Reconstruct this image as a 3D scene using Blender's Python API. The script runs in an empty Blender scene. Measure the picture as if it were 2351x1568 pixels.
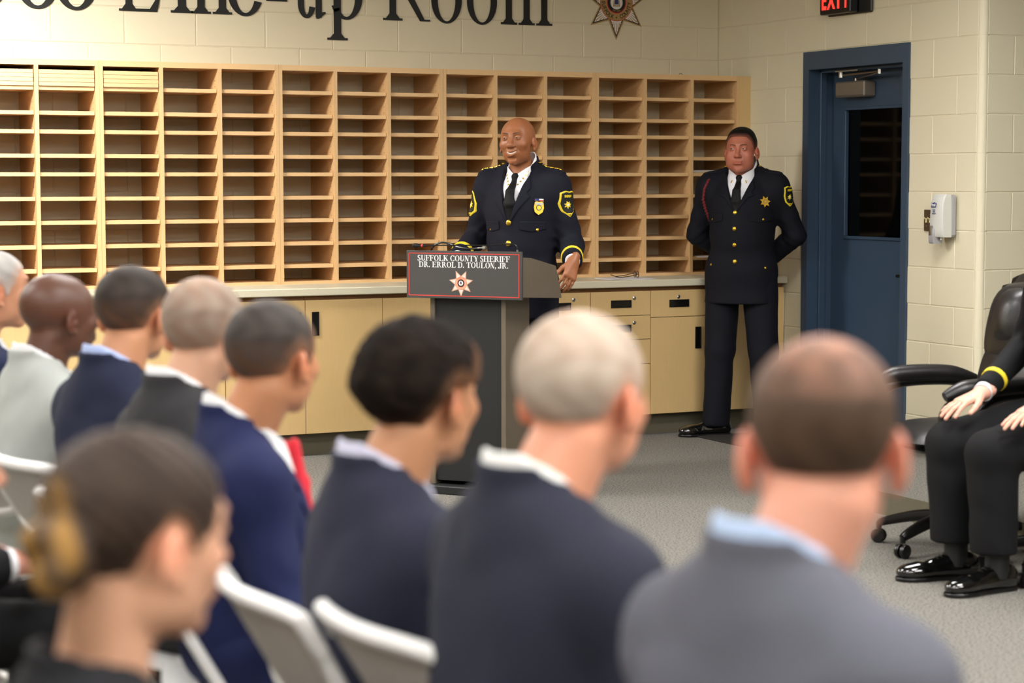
import bpy, math, random
import numpy as np
from mathutils import Vector, Matrix
random.seed(7); rng = np.random.default_rng(7)
SC = bpy.context.scene; COL = SC.collection
PI = math.pi

# ------------------------------------------------------------------ camera, world, light, exposure
FW = Vector((0.43331392, 0.89778022, -0.07892856)); RT = Vector((0.90056271, -0.43472543, -0.0007796)); UP = Vector((0.03501216, 0.07074231, 0.99687997))
EYE = Vector((0, 0, 1.4929)); FPX = 4708.35
cd = bpy.data.cameras.new('camera'); cam = bpy.data.objects.new('camera', cd); COL.objects.link(cam)
cam.matrix_world = Matrix(((RT.x, UP.x, -FW.x, EYE.x), (RT.y, UP.y, -FW.y, EYE.y), (RT.z, UP.z, -FW.z, EYE.z), (0, 0, 0, 1)))
cd.sensor_width = 36; cd.lens = 72.1; cd.clip_end = 60
cd.dof.use_dof = True; cd.dof.focus_distance = 10.6; cd.dof.aperture_fstop = 2.8
SC.camera = cam
w = bpy.data.worlds.new('world'); SC.world = w; w.use_nodes = True
w.node_tree.nodes['Background'].inputs[0].default_value = (1, .95, .85, 1); w.node_tree.nodes['Background'].inputs[1].default_value = 0.0
SC.view_settings.view_transform = 'Standard'; SC.view_settings.look = 'None'; SC.view_settings.gamma = 1; SC.view_settings.use_curve_mapping = False
SC.view_settings.exposure = 0.0
SC.cycles.use_denoising = True; SC.cycles.max_bounces = 8; SC.cycles.diffuse_bounces = 4; SC.cycles.sample_clamp_indirect = 4
TROFFERS = [(1.7, 9.7, 1.9), (-.6, 9.5, 1.4), (2.4, 6.9, .8), (5.2, 7.3, .75), (5.0, 4.6, 1.0), (2.6, 4.1, .8), (5.0, 2.0, 1.0), (-.4, 6.6, .7), (-.4, 4.1, .7), (2.6, 1.5, 1.0), (-.4, 1.5, .9), (2.6, -.9, 1.1), (-.4, -.9, 1.0)]
LAMP = 40.0

def hpt(x, y, depth):      # a point at the given distance along the view axis (for setting a thing down where the photo has it)
    d = FW * depth + RT * ((x - 1175.5) / FPX * depth) - UP * ((y - 784) / FPX * depth)
    return EYE + d

# ------------------------------------------------------------------ materials
def lin(r, g, b):
    f = lambda c: (c / 255 / 12.92) if c / 255 <= .04045 else ((c / 255 + .055) / 1.055) ** 2.4
    return (f(r), f(g), f(b), 1)
def mat(name, col, rough=.5, metal=0, spec=.5, kind=None, scale=10, amt=.1, bump=0, attr=False, col2=None, stretch=None, coat=0, emit=None, sheen=0, trans=0):
    m = bpy.data.materials.new(name); m.use_nodes = True; nt = m.node_tree; N = nt.nodes; L = nt.links
    b = N['Principled BSDF']; b.inputs['Roughness'].default_value = rough; b.inputs['Metallic'].default_value = metal
    b.inputs['Specular IOR Level'].default_value = spec; b.inputs['Base Color'].default_value = col
    if coat: b.inputs['Coat Weight'].default_value = coat; b.inputs['Coat Roughness'].default_value = .08
    if sheen: b.inputs['Sheen Weight'].default_value = sheen; b.inputs['Sheen Roughness'].default_value = .5
    if trans: b.inputs['Transmission Weight'].default_value = trans
    if emit: b.inputs['Emission Color'].default_value = emit[0]; b.inputs['Emission Strength'].default_value = emit[1]
    src = None
    if attr:
        a = N.new('ShaderNodeAttribute'); a.attribute_name = 'col'; src = a.outputs['Color']
    if kind:
        tc = N.new('ShaderNodeTexCoord'); mp = N.new('ShaderNodeMapping'); L.new(tc.outputs['Object'], mp.inputs[0])
        if stretch: mp.inputs['Scale'].default_value = stretch
        n = N.new('ShaderNodeTexNoise'); n.inputs['Scale'].default_value = scale; n.inputs['Detail'].default_value = 4
        L.new(mp.outputs[0], n.inputs['Vector']); out = n.outputs['Fac']
        if kind == 'speck':
            cr = N.new('ShaderNodeValToRGB'); cr.color_ramp.elements[0].position = .38; cr.color_ramp.elements[1].position = .50
            L.new(out, cr.inputs[0]); fac = cr.outputs[0]
        else: fac = out
        mx = N.new('ShaderNodeMix'); mx.data_type = 'RGBA'
        c2 = col2 if col2 else tuple(min(1, c * (1 + amt)) for c in col[:3]) + (1,)
        c1 = col if col2 else tuple(c * (1 - amt) for c in col[:3]) + (1,)
        L.new(fac, mx.inputs['Factor'])
        if src:
            mx.blend_type = 'MULTIPLY'; mx.inputs['Factor'].default_value = 1
            L.links if False else None
            for l in list(mx.inputs['Factor'].links): nt.links.remove(l)
            mr = N.new('ShaderNodeMapRange'); mr.inputs[3].default_value = 1 - amt; mr.inputs[4].default_value = 1 + amt
            L.new(fac, mr.inputs[0]); L.new(src, mx.inputs['A']); L.new(mr.outputs[0], mx.inputs['B'])
        else:
            mx.inputs['A'].default_value = c1; mx.inputs['B'].default_value = c2
        L.new(mx.outputs['Result'], b.inputs['Base Color'])
        if bump:
            bp = N.new('ShaderNodeBump'); bp.inputs['Strength'].default_value = bump; bp.inputs['Distance'].default_value = .002
            L.new(out, bp.inputs['Height']); L.new(bp.outputs[0], b.inputs['Normal'])
    elif src: L.new(src, b.inputs['Base Color'])
    return m
M = {}
M['paint'] = mat('painted_block', lin(226, 217, 188), .55, kind='n', scale=260, amt=.02, bump=.25)
M['joint'] = mat('painted_joint', lin(217, 208, 179), .6, kind='n', scale=40, amt=.03)
M['ceil'] = mat('ceiling_tile', lin(186, 182, 172), .9, kind='n', scale=60, amt=.05)
M['lamp'] = mat('lamp_diffuser', (1, 1, 1, 1), .5, emit=((1, .98, .955, 1), LAMP))
M['maple'] = mat('maple_laminate', lin(220, 180, 128), .42, kind='n', scale=6, amt=.09, stretch=(3, 3, 30))
M['maplex'] = mat('maple_edge_band', lin(226, 186, 134), .42, kind='n', scale=6, amt=.09, stretch=(3, 30, 60))
M['door_lam'] = mat('maple_door_laminate', lin(215, 182, 126), .4, kind='n', scale=5, amt=.05, stretch=(14, 14, 2))
M['shade_lam'] = mat('cabinet_carcass', lin(120, 80, 40), .6, kind='n', scale=8, amt=.1)  # laminate darkened; shade in the gaps behind the fronts put into its colour
M['counter'] = mat('speckled_countertop', lin(198, 190, 162), .35, kind='speck', scale=420, col2=lin(212, 205, 180))
M['kick'] = mat('rubber_base', lin(98, 92, 74), .6, kind='n', scale=30, amt=.05)
M['carpet'] = mat('grey_carpet', lin(76, 74, 70), .95, spec=.1, kind='speck', scale=120, col2=lin(124, 121, 114), bump=.2)
M['matc'] = mat('dark_mat', lin(52, 50, 48), .95, spec=.1, kind='n', scale=120, amt=.25, bump=.5)
M['blue'] = mat('blue_paint', lin(54, 72, 92), .38, kind='n', scale=50, amt=.03)
M['glass'] = mat('dark_glass', lin(4, 5, 5), .06, spec=.12, kind='n', scale=3, amt=.1)  # opaque near-black pane; the unlit room beyond is put into its colour
M['dark'] = mat('dark_room', lin(5, 5, 5), .9)  # near black in place of shade: unlit room beyond, peg hole hollows
M['bplastic'] = mat('black_plastic', lin(14, 13, 13), .28, kind='n', scale=40, amt=.15)
M['steel'] = mat('steel', lin(180, 178, 172), .3, 1, kind='n', scale=80, amt=.06)
M['bronze'] = mat('bronze_box', lin(122, 112, 98), .5, .35, kind='n', scale=60, amt=.05)
M['plate'] = mat('brown_switch_plate', lin(88, 70, 50), .4, .3, kind='n', scale=60, amt=.08)
M['ivory'] = mat('ivory_plastic', lin(225, 212, 160), .4, kind='n', scale=50, amt=.03)
M['wplastic'] = mat('white_plastic', lin(212, 212, 205), .3, kind='n', scale=30, amt=.02)
M['gplastic'] = mat('grey_plastic', lin(165, 163, 166), .4, kind='n', scale=30, amt=.03)
M['chairw'] = mat('white_chair_plastic', lin(234, 233, 230), .38, kind='n', scale=30, amt=.02, bump=.1)
M['chairg'] = mat('grey_chair_panel', lin(196, 192, 186), .5, kind='n', scale=30, amt=.03)
M['leather'] = mat('black_leather', lin(27, 25, 25), .36, kind='n', scale=130, amt=.15, bump=.35)
M['vinyl'] = mat('black_vinyl_letter', lin(14, 13, 12), .5, kind='n', scale=40, amt=.1)
M['podw'] = mat('podium_wood', lin(98, 88, 74), .45, kind='n', scale=8, amt=.14, stretch=(8, 8, 1))
M['podb'] = mat('podium_black', lin(15, 17, 17), .6, kind='n', scale=20, amt=.1)
M['sign'] = mat('charcoal_sign', lin(62, 60, 58), .5, kind='n', scale=60, amt=.06)
M['red'] = mat('red_ink', lin(196, 62, 54), .5, kind='n', scale=60, amt=.05)
M['white'] = mat('white_ink', lin(232, 230, 226), .55, kind='n', scale=60, amt=.02)
M['paper'] = mat('white_paper', lin(222, 218, 220), .7, kind='n', scale=30, amt=.03)
M['manila'] = mat('manila', lin(214, 190, 130), .7, kind='n', scale=30, amt=.03)
M['gold'] = mat('gold_metal', lin(240, 196, 70), .28, .9, kind='n', scale=200, amt=.1)
M['gilt'] = mat('gold_ink', lin(170, 138, 84), .5, kind='n', scale=60, amt=.04)
M['tanink'] = mat('tan_ink', lin(206, 156, 124), .5, kind='n', scale=60, amt=.04)
M['yellow'] = mat('yellow_braid', lin(226, 200, 40), .6, kind='n', scale=300, amt=.12, bump=.3)
M['navyink'] = mat('navy_ink', lin(40, 50, 110), .5, kind='n', scale=60, amt=.04)
M['exitred'] = mat('lit_exit_letters', lin(255, 40, 30), .5, emit=((1, .03, .02, 1), 2.2))
M['skin'] = mat('skin', (1, 1, 1, 1), .47, spec=.5, attr=True, kind='n', scale=70, amt=.035, bump=.12)
M['skin'].node_tree.nodes['Principled BSDF'].inputs['Subsurface Weight'].default_value = .12
M['skin'].node_tree.nodes['Principled BSDF'].inputs['Subsurface Radius'].default_value = (.012, .004, .002)
M['hair'] = mat('hair', (1, 1, 1, 1), .6, spec=.18, attr=True, kind='n', scale=330, amt=.22, bump=.5)
M['curl'] = mat('curly_hair', (1, 1, 1, 1), .8, spec=.06, attr=True, kind='n', scale=120, amt=.3, bump=.9)
M['eyew'] = mat('eye_white', lin(215, 208, 200), .2, kind='n', scale=40, amt=.02)
M['iris'] = mat('iris', lin(40, 26, 18), .15, kind='n', scale=200, amt=.2)
M['brow'] = mat('eyebrow_hair', lin(66, 42, 30), .7, kind='n', scale=400, amt=.3)
M['teeth'] = mat('teeth', lin(205, 198, 184), .2, kind='n', scale=60, amt=.02)
M['patent'] = mat('patent_leather', lin(10, 10, 10), .08, coat=1, kind='n', scale=30, amt=.1)
M['cord'] = mat('red_cord', lin(110, 22, 28), .7, kind='n', scale=200, amt=.2)
M['lens'] = mat('spectacle_lens', (.9, .9, .9, 1), .05, trans=.9, kind='n', scale=5, amt=.02)
def cloth(name, c, rough=.8, sc=900):
    return mat(name, lin(*c), rough, spec=.2, kind='n', scale=sc, amt=.16, bump=.25)

# ------------------------------------------------------------------ object helpers
def link(name, me, m=None, parent=None, loc=None):
    o = bpy.data.objects.new(name, me); COL.objects.link(o)
    if m is not None and me is not None and len(me.materials) == 0: me.materials.append(m)
    if parent: o.parent = parent
    if loc is not None: o.location = loc
    return o
def tag(o, label=None, cat=None, group=None, kind=None):
    if label: o['label'] = label
    if cat: o['category'] = cat
    if group: o['group'] = group
    if kind: o['kind'] = kind
    return o
def thing(name, loc, rz, label, cat, group=None):
    o = bpy.data.objects.new(name, None); COL.objects.link(o); o.location = loc; o.rotation_euler = (0, 0, rz); o.empty_display_size = .1
    return tag(o, label, cat, group)
class MB:
    def __init__(s): s.v = []; s.f = []
    def add(s, v, f):
        n = len(s.v); s.v += [tuple(p) for p in v]; s.f += [tuple(i + n for i in q) for q in f]; return s
    def box(s, a, b, bev=0):
        x0, y0, z0 = a; x1, y1, z1 = b
        if bev <= 0:
            return s.add([(x0, y0, z0), (x1, y0, z0), (x1, y1, z0), (x0, y1, z0), (x0, y0, z1), (x1, y0, z1), (x1, y1, z1), (x0, y1, z1)],
                         [(0, 3, 2, 1), (4, 5, 6, 7), (0, 1, 5, 4), (1, 2, 6, 5), (2, 3, 7, 6), (3, 0, 4, 7)])
        V = []; c = bev
        for sx in (0, 1):
            for sy in (0, 1):
                for sz in (0, 1):
                    X = x1 if sx else x0; Y = y1 if sy else y0; Z = z1 if sz else z0
                    dx = -c if sx else c; dy = -c if sy else c; dz = -c if sz else c
                    V += [(X, Y + dy, Z + dz), (X + dx, Y, Z + dz), (X + dx, Y + dy, Z)]
        I = lambda sx, sy, sz, k: (sx * 4 + sy * 2 + sz) * 3 + k
        F = [(I(0,0,0,0), I(0,0,1,0), I(0,1,1,0), I(0,1,0,0)), (I(1,0,0,0), I(1,1,0,0), I(1,1,1,0), I(1,0,1,0)),
             (I(0,0,0,1), I(1,0,0,1), I(1,0,1,1), I(0,0,1,1)), (I(0,1,0,1), I(0,1,1,1), I(1,1,1,1), I(1,1,0,1)),
             (I(0,0,0,2), I(0,1,0,2), I(1,1,0,2), I(1,0,0,2)), (I(0,0,1,2), I(1,0,1,2), I(1,1,1,2), I(0,1,1,2))]
        for a_ in (0, 1):
            for b_ in (0, 1):
                F.append((I(0,a_,b_,1), I(1,a_,b_,1), I(1,a_,b_,2), I(0,a_,b_,2)))
                F.append((I(a_,0,b_,0), I(a_,1,b_,0), I(a_,1,b_,2), I(a_,0,b_,2)))
                F.append((I(a_,b_,0,0), I(a_,b_,1,0), I(a_,b_,1,1), I(a_,b_,0,1)))
        for sx in (0, 1):
            for sy in (0, 1):
                for sz in (0, 1): F.append((I(sx,sy,sz,0), I(sx,sy,sz,1), I(sx,sy,sz,2)))
        return s.add(V, F)
    def prism(s, poly, axis, a, b):   # polygon in the plane normal to axis, from a to b
        n = len(poly); V = []
        for t in (a, b):
            for p in poly:
                V.append((t, p[0], p[1]) if axis == 0 else (p[0], t, p[1]) if axis == 1 else (p[0], p[1], t))
        return s.add(V, [tuple(range(n - 1, -1, -1)), tuple(range(n, 2 * n))] + [(i, (i + 1) % n, (i + 1) % n + n, i + n) for i in range(n)])
    def tube(s, pts, r, n=8, close=False, rs=None, flat=1, sub=0):
        pts = [Vector(p) for p in pts]
        if sub:
            q = []; q_r = []; rr_ = rs or [r] * len(pts)
            for i in range(len(pts) - 1):
                p0, p1, p2, p3 = pts[max(i - 1, 0)], pts[i], pts[i + 1], pts[min(i + 2, len(pts) - 1)]
                for k in range(sub):
                    t = k / sub; q.append(.5 * ((2 * p1) + (p2 - p0) * t + (2 * p0 - 5 * p1 + 4 * p2 - p3) * t * t + (3 * p1 - p0 - 3 * p2 + p3) * t ** 3)); q_r.append(rr_[i] + (rr_[i + 1] - rr_[i]) * t)
            pts = q + [pts[-1]]; rs = q_r + [rr_[-1]]
        m_ = len(pts); V = []; F = []; nrm = None
        for i, p in enumerate(pts):
            t = (pts[(i + 1) % m_] - pts[i - 1]) if close else (pts[min(i + 1, m_ - 1)] - pts[max(i - 1, 0)])
            t.normalize()
            if nrm is None: nrm = t.orthogonal().normalized()
            else:
                nrm = nrm - t * nrm.dot(t); nrm.normalize()
            bn = t.cross(nrm); rr = rs[i] if rs else r
            for k in range(n):
                a = 2 * PI * k / n; V.append(p + nrm * math.cos(a) * rr + bn * math.sin(a) * rr * flat)
        for i in range(m_ if close else m_ - 1):
            j = (i + 1) % m_
            for k in range(n): F.append((i * n + k, i * n + (k + 1) % n, j * n + (k + 1) % n, j * n + k))
        if not close: F += [tuple(range(n - 1, -1, -1)), tuple((m_ - 1) * n + k for k in range(n))]
        return s.add(V, F)
    def lathe(s, prof, c=(0, 0, 0), ax=2, n=20):   # prof = (radius, height) list
        V = []; F = []
        for r, h in prof:
            for k in range(n):
                a = 2 * PI * k / n; u, v = r * math.cos(a), r * math.sin(a)
                q = (u, v, h) if ax == 2 else (h, u, v) if ax == 0 else (v, h, u)
                V.append((c[0] + q[0], c[1] + q[1], c[2] + q[2]))
        for i in range(len(prof) - 1):
            for k in range(n): F.append((i * n + k, i * n + (k + 1) % n, (i + 1) * n + (k + 1) % n, (i + 1) * n + k))
        F += [tuple(range(n - 1, -1, -1)), tuple((len(prof) - 1) * n + k for k in range(n))]
        return s.add(V, F)
    def xf(s, mtx):
        s.v = [tuple(mtx @ Vector(p)) for p in s.v]; return s
    def mesh(s, name='m', smooth=False, m=None):
        me = bpy.data.meshes.new(name); me.from_pydata(s.v, [], s.f); me.update()
        if smooth:
            for p in me.polygons: p.use_smooth = True
            try: me.set_sharp_from_angle(angle=math.radians(40))
            except Exception: pass
        if m: me.materials.append(m)
        return me
    def build(s, name, m, parent=None, smooth=False, loc=None):
        return link(name, s.mesh(name, smooth), m, parent, loc)
def struct(o): o['kind'] = 'structure'; return o
def box(name, m, a, b, parent=None, bev=0.0): return MB().box(a, b, bev).build(name, m, parent)

# ------------------------------------------------------------------ room shell
W, D = 6.832, 11.16          # door wall plane x, back wall plane y
YC = 8.56                    # outside corner of the door wall
ZC = 3.0
X0, Y0, XE = -3.2, -2.6, 10.2
struct(box('floor', M['carpet'], (X0, Y0, -.1), (XE, D + .2, 0)))
struct(box('ceiling', M['ceil'], (X0, Y0, ZC), (XE, D + .2, ZC + .1)))
JD = .0025                    # joint depth
wb = struct(box('wall_back', M['joint'], (X0, D + JD, 0), (W + .25, D + .2, ZC)))
wd = MB()
DY0, DY1, DZ = 9.222, 10.13, 2.128      # door opening
for a, b in (((W + JD, YC + .03, 0), (W + .2, DY0 - .02, ZC)), ((W + JD, DY1 + .02, 0), (W + .2, D + .2, ZC)), ((W + JD, DY0 - .02, DZ + .03), (W + .2, DY1 + .02, ZC))):
    wd.box(a, b)
wd = struct(wd.build('wall_right', M['joint']))
wr = struct(box('wall_right_return', M['joint'], (W + .05, YC + JD, 0), (XE, YC + .2, ZC))); wr.name = 'wall_front_right'
M['far'] = mat('dim_wall_paint', lin(150, 138, 112), .7, kind='n', scale=30, amt=.03)  # unseen walls kept darker to cut bounced light
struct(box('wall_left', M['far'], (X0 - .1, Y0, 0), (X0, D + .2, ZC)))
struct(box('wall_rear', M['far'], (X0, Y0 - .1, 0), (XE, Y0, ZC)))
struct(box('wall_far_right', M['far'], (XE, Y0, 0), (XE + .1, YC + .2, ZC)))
BH, BL = .2032, .4064
_bm = {}
def block_mesh(l, h, face):
    k = (round(l, 3), round(h, 3), face)
    if k not in _bm:
        g = .0022; c = .003
        m_ = MB()
        # front face at 0, chamfered back to the joint plane
        pts = [(0, g, g), (0, l - g, g), (0, l - g, h - g), (0, g, h - g)]
        inn = [(-JD, g + c, g + c), (-JD, l - g - c, g + c), (-JD, l - g - c, h - g - c), (-JD, g + c, h - g - c)]
        bk = [(.004, p[1], p[2]) for p in pts]
        v = bk + pts + inn
        f = [(8, 9, 10, 11)] + [(i, (i + 1) % 4, (i + 1) % 4 + 4, i + 4) for i in range(4)] + [(i + 4, (i + 1) % 4 + 4, (i + 1) % 4 + 8, i + 8) for i in range(4)]
        m_.add(v, f)
        if face == 'back': m_.v = [(p[1], p[0], p[2]) for p in m_.v]
        elif face == 'ret': m_.v = [(p[1], p[0], p[2]) for p in m_.v]
        me = m_.mesh('concrete_block'); me.materials.append(M['paint']); _bm[k] = me
    return _bm[k]
def block(par, x, y, z, l, h, face): 
    if l > .03: link('concrete_block', block_mesh(l, h, face), None, par, (x, y, z))
XJ = 2.822                   # joint of the odd courses
for c in range(4, 15):
    z = c * BH; off = 0 if c % 2 == 0 else -BH
    x = XJ - 4 * BL + off
    while x < W:
        x1 = min(x + BL, W)
        if x1 > 1.4: block(wb, max(x, 1.3), D + JD, z, x1 - max(x, 1.3), BH if z + BH < ZC else ZC - z, 'back')
        x += BL
YJ = 9.168
for c in range(0, 15):
    z = c * BH; off = 0 if c % 2 == 1 else -BH
    y = YJ - 3 * BL + off
    while y < D:
        a, b = max(y, YC + .035), min(y + BL, D)
        h = BH if z + BH < ZC else ZC - z
        segs = [(a, b)]
        if z < DZ:
            segs = []
            if a < 9.175: segs.append((a, min(b, 9.175)))
            if b > 10.185: segs.append((max(a, 10.185), b))
        for s0, s1 in segs:
            if s1 - s0 > .02: block(wd, W + JD, s0, z, s1 - s0, h, 'door')
        y += BL
for c in range(0, 15):       # return wall beyond the outside corner
    z = c * BH; x = W + .035; first = BL - .02 if c % 2 else BH - .03
    while x < 9.0:
        l = first if x < W + .05 else BL
        block(wr, x, YC + JD, z, l, BH if z + BH < ZC else ZC - z, 'back'); x += l
for c in range(15):          # rounded bullnose corner blocks
    z = c * BH; h = min(BH, ZC - z); R_ = .034; arc = []
    for k in range(7):
        a = PI + PI / 2 * k / 6; arc.append((W + R_ + R_ * math.cos(a) + .0, YC + R_ + R_ * math.sin(a)))
    poly = arc + [(W + .05, YC + .006), (W + .05, YC + .05), (W + .006, YC + .05)]
    MB().prism(poly, 2, z + .0004, z + h).build('bullnose_block', M['paint'], wd, True)
struct(box('baseboard_right', M['kick'], (W - .004, YC + .03, 0), (W + .003, 9.17, .1)))
struct(box('trim_1', M['door_lam'], (6.751, 10.778, .911), (6.8315, 10.797, 2.12)))

# carpeted dais edge on the right
dz_ = MB().box((5.43, 4.4, 0), (XE - .01, 8.3, .1)).build('dais', M['carpet']); struct(dz_); dz_.name = 'trim_2'
box('riser_base', M['kick'], (5.424, 4.4, 0), (5.43, 8.3, .102), dz_)

# ceiling lights
for li_, (x, y, k) in enumerate(TROFFERS):
    t = thing('ceiling_light', (x, y, ZC), 0, 'recessed ceiling light above the frame, ' + ('by the back wall' if y > 9 else 'over the podium area' if y > 6 else 'over the front chairs' if y > 4 else 'over the rear chairs' if y > 1 else 'near the rear wall') + (', left side' if x < 1 else ', middle' if x < 4 else ', door side'), 'light', 'ceiling lights')
    fr = MB()
    for a, b in (((-.62, -.32, -.03), (.62, -.3, 0)), ((-.62, .3, -.03), (.62, .32, 0)), ((-.62, -.3, -.03), (-.6, .3, 0)), ((.6, -.3, -.03), (.62, .3, 0))): fr.box(a, b)
    fr.build('frame', M['white'], t)
    dm = MB().box((-.6, -.3, -.02), (.6, .3, -.008)).build('diffuser', None, t)
    m_ = M['lamp'].copy(); m_.node_tree.nodes['Principled BSDF'].inputs['Emission Strength'].default_value = LAMP * k
    dm.data.materials.append(m_)

# ------------------------------------------------------------------ door, exit sign, switch, dispenser
fr = struct(MB().build('door_1', None)) if False else None
door = bpy.data.objects.new('door_1', None); COL.objects.link(door); door.location = (W, DY1, 0); struct(door)
def dbox(name, m, a, b, par=door, bev=0): return box(name, m, (a[0] - W, a[1] - DY1, a[2]), (b[0] - W, b[1] - DY1, b[2]), par, bev)
XL = 6.989
j = MB()
def db(a, b, bev=0.0): j.box((a[0] - W, a[1] - DY1, a[2]), (b[0] - W, b[1] - DY1, b[2]), bev)
db((W - .014, 9.170, 0), (W + .03, 9.222, 2.232)); db((W - .014, 10.13, 0), (W + .03, 10.188, 2.232)); db((W - .014, 9.222, 2.128), (W + .03, 10.13, 2.232))
db((W + .03, 9.17, 0), (W + .2, 9.222, 2.13)); db((W + .03, 10.13, 0), (W + .2, 10.188, 2.13)); db((W + .03, 9.17, 2.128), (W + .2, 10.188, 2.15))
db((W + .062, 10.112, 0), (W + .105, 10.13, 2.128), .003); db((W + .062, 9.222, 0), (W + .105, 9.24, 2.128), .003); db((W + .062, 9.222, 2.11), (W + .105, 10.13, 2.128), .003)
j.build('frame', M['blue'], door)
lf = MB(); WY0, WY1, WZ0, WZ1 = 9.375, 9.985, 1.155, 1.896
def lb(a, b): lf.box((a[0] - W, a[1] - DY1, a[2]), (b[0] - W, b[1] - DY1, b[2]))
lb((XL, 9.225, .01), (XL + .045, 10.127, WZ0)); lb((XL, 9.225, WZ1), (XL + .045, 10.127, 2.12)); lb((XL, 9.225, WZ0), (XL + .045, WY0, WZ1)); lb((XL, WY1, WZ0), (XL + .045, 10.127, WZ1))
leaf = lf.build('leaf', M['blue'], door)
tr = MB()
def tb(a, b): tr.box((a[0] - W, a[1] - DY1, a[2]), (b[0] - W, b[1] - DY1, b[2]), .003)
tb((XL - .012, WY0 - .012, WZ0 - .012), (XL + .01, WY1 + .012, WZ0 + .006)); tb((XL - .012, WY0 - .012, WZ1 - .006), (XL + .01, WY1 + .012, WZ1 + .012))
tb((XL - .012, WY0 - .012, WZ0 + .006), (XL + .01, WY0 + .006, WZ1 - .006)); tb((XL - .012, WY1 - .006, WZ0 + .006), (XL + .01, WY1 + .012, WZ1 - .006))
tr.build('window_trim', M['blue'], leaf)
dbox('window_pane', M['glass'], (XL + .015, WY0, WZ0), (XL + .022, WY1, WZ1), leaf)
dbox('dark_room_behind', M['dark'], (W + .35, 8.9, 0), (W + .4, 10.6, 2.6))  # added dark panel standing in for the unlit room beyond
h = MB(); h.lathe([(.026, 0), (.026, .012)], (XL - .012 - W, 9.30 - DY1, .95), 0, 16); h.tube([(XL - W, 9.30 - DY1, .95), (XL - .055 - W, 9.30 - DY1, .95), (XL - .06 - W, 9.33 - DY1, .95), (XL - .06 - W, 9.40 - DY1, .95)], .009)
h.build('lever_handle', M['bplastic'], leaf, True)
# door closer: box on the leaf, arms to the frame head
cl = dbox('closer_box', M['bronze'], (XL - .085, 9.70, 1.962), (XL, 9.985, 2.052), leaf, .008)
dbox('closer_groove', M['bplastic'], (XL - .0865, 9.71, 1.972), (XL - .085, 9.98, 1.9735), cl)
am = MB()
P = lambda x, y, z: (x - W, y - DY1, z)
am.tube([P(XL - .045, 9.83, 2.05), P(XL - .045, 9.83, 2.068)], .01); am.tube([P(XL - .045, 9.83, 2.066), P(XL - .12, 9.50, 2.088)], .006)
am.lathe([(.014, -.012), (.014, .014)], P(XL - .12, 9.5, 2.09)); am.tube([P(XL - .12, 9.5, 2.094), P(XL - .10, 9.90, 2.086)], .006)
am.lathe([(.017, -.012), (.017, .022)], P(XL - .10, 9.90, 2.086)); am.box(P(XL - .13, 9.70, 2.106), P(XL - .07, 9.92, 2.112))
am.build('closer_arm', M['steel'], door, True)

def text_mesh(s, size, extrude=.001, align='CENTER', sx=1.0, offset=0.0, spacing=1.0):
    cu = bpy.data.curves.new('txt', 'FONT'); cu.body = s; cu.size = size; cu.extrude = extrude; cu.align_x = align; cu.offset = offset; cu.space_character = spacing
    o = bpy.data.objects.new('txt', cu); COL.objects.link(o)
    me = bpy.data.meshes.new_from_object(o.evaluated_get(bpy.context.evaluated_depsgraph_get())) if False else None
    dg = bpy.context.evaluated_depsgraph_get(); dg.update(); me = bpy.data.meshes.new_from_object(o.evaluated_get(dg), depsgraph=dg)
    bpy.data.objects.remove(o); bpy.data.curves.remove(cu); me.materials.clear()
    return me
def place_mesh(name, me, m, parent, mtx, sx=1):
    me.transform(mtx @ Matrix.Diagonal((sx, 1, 1, 1))); return link(name, me, m, parent)
def frame_mtx(o, xd, yd):    # text plane: x along xd, y along yd
    xd = Vector(xd).normalized(); yd = Vector(yd).normalized(); zd = xd.cross(yd)
    return Matrix(((xd.x, yd.x, zd.x, o[0]), (xd.y, yd.y, zd.y, o[1]), (xd.z, yd.z, zd.z, o[2]), (0, 0, 0, 1)))

ex = thing('exit_sign', (W, 9.735, 2.50), 0, 'black exit sign with lit red letters high on the wall above the blue door', 'sign')
box('backplate', M['bplastic'], (-.02, -.225, -.08), (-.0045, .2, .13), ex, .006)
box('housing', M['bplastic'], (-.075, -.10, -.072), (-.02, .2, .122), ex, .006)
for i, ch in enumerate('EXIT'):
    me = text_mesh(ch, .155, .001, 'CENTER', offset=.004)
    place_mesh('letter', me, M['exitred'], ex, frame_mtx((-.077, .155 - i * .071, -.042), (0, -1, 0), (0, 0, 1)), .62 if ch != 'I' else .8)
sw = thing('light_switch', (W, 8.955, 1.27), 0, 'brown metal switch plate with ivory toggles beside the hand sanitizer dispenser', 'switch')
box('plate', M['plate'], (-.012, -.055, -.057), (-.0045, .062, .057), sw, .002)
for y in (.038, .006):
    MB().box((-.016, y - .006, -.012), (-.0115, y + .006, .012)).add([(-.014, y - .004, -.002), (-.014, y + .004, -.002), (-.014, y + .004, .008), (-.014, y - .004, .008), (-.03, y - .003, .012), (-.03, y + .003, .012), (-.03, y + .003, .018), (-.03, y - .003, .018)], [(0, 1, 2, 3), (4, 7, 6, 5), (0, 4, 5, 1), (1, 5, 6, 2), (2, 6, 7, 3), (3, 7, 4, 0)]).build('toggle', M['ivory'], sw)
    for z in (-.03, .03): MB().lathe([(.003, 0), (.003, .0015)], (-.0135, y, z), 0, 8).build('screw', M['steel'], sw)
ds = thing('sanitizer_dispenser', (W, 8.80, 1.29), 0, 'white wall hand sanitizer dispenser with grey push bar right of the door', 'dispenser')
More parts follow.
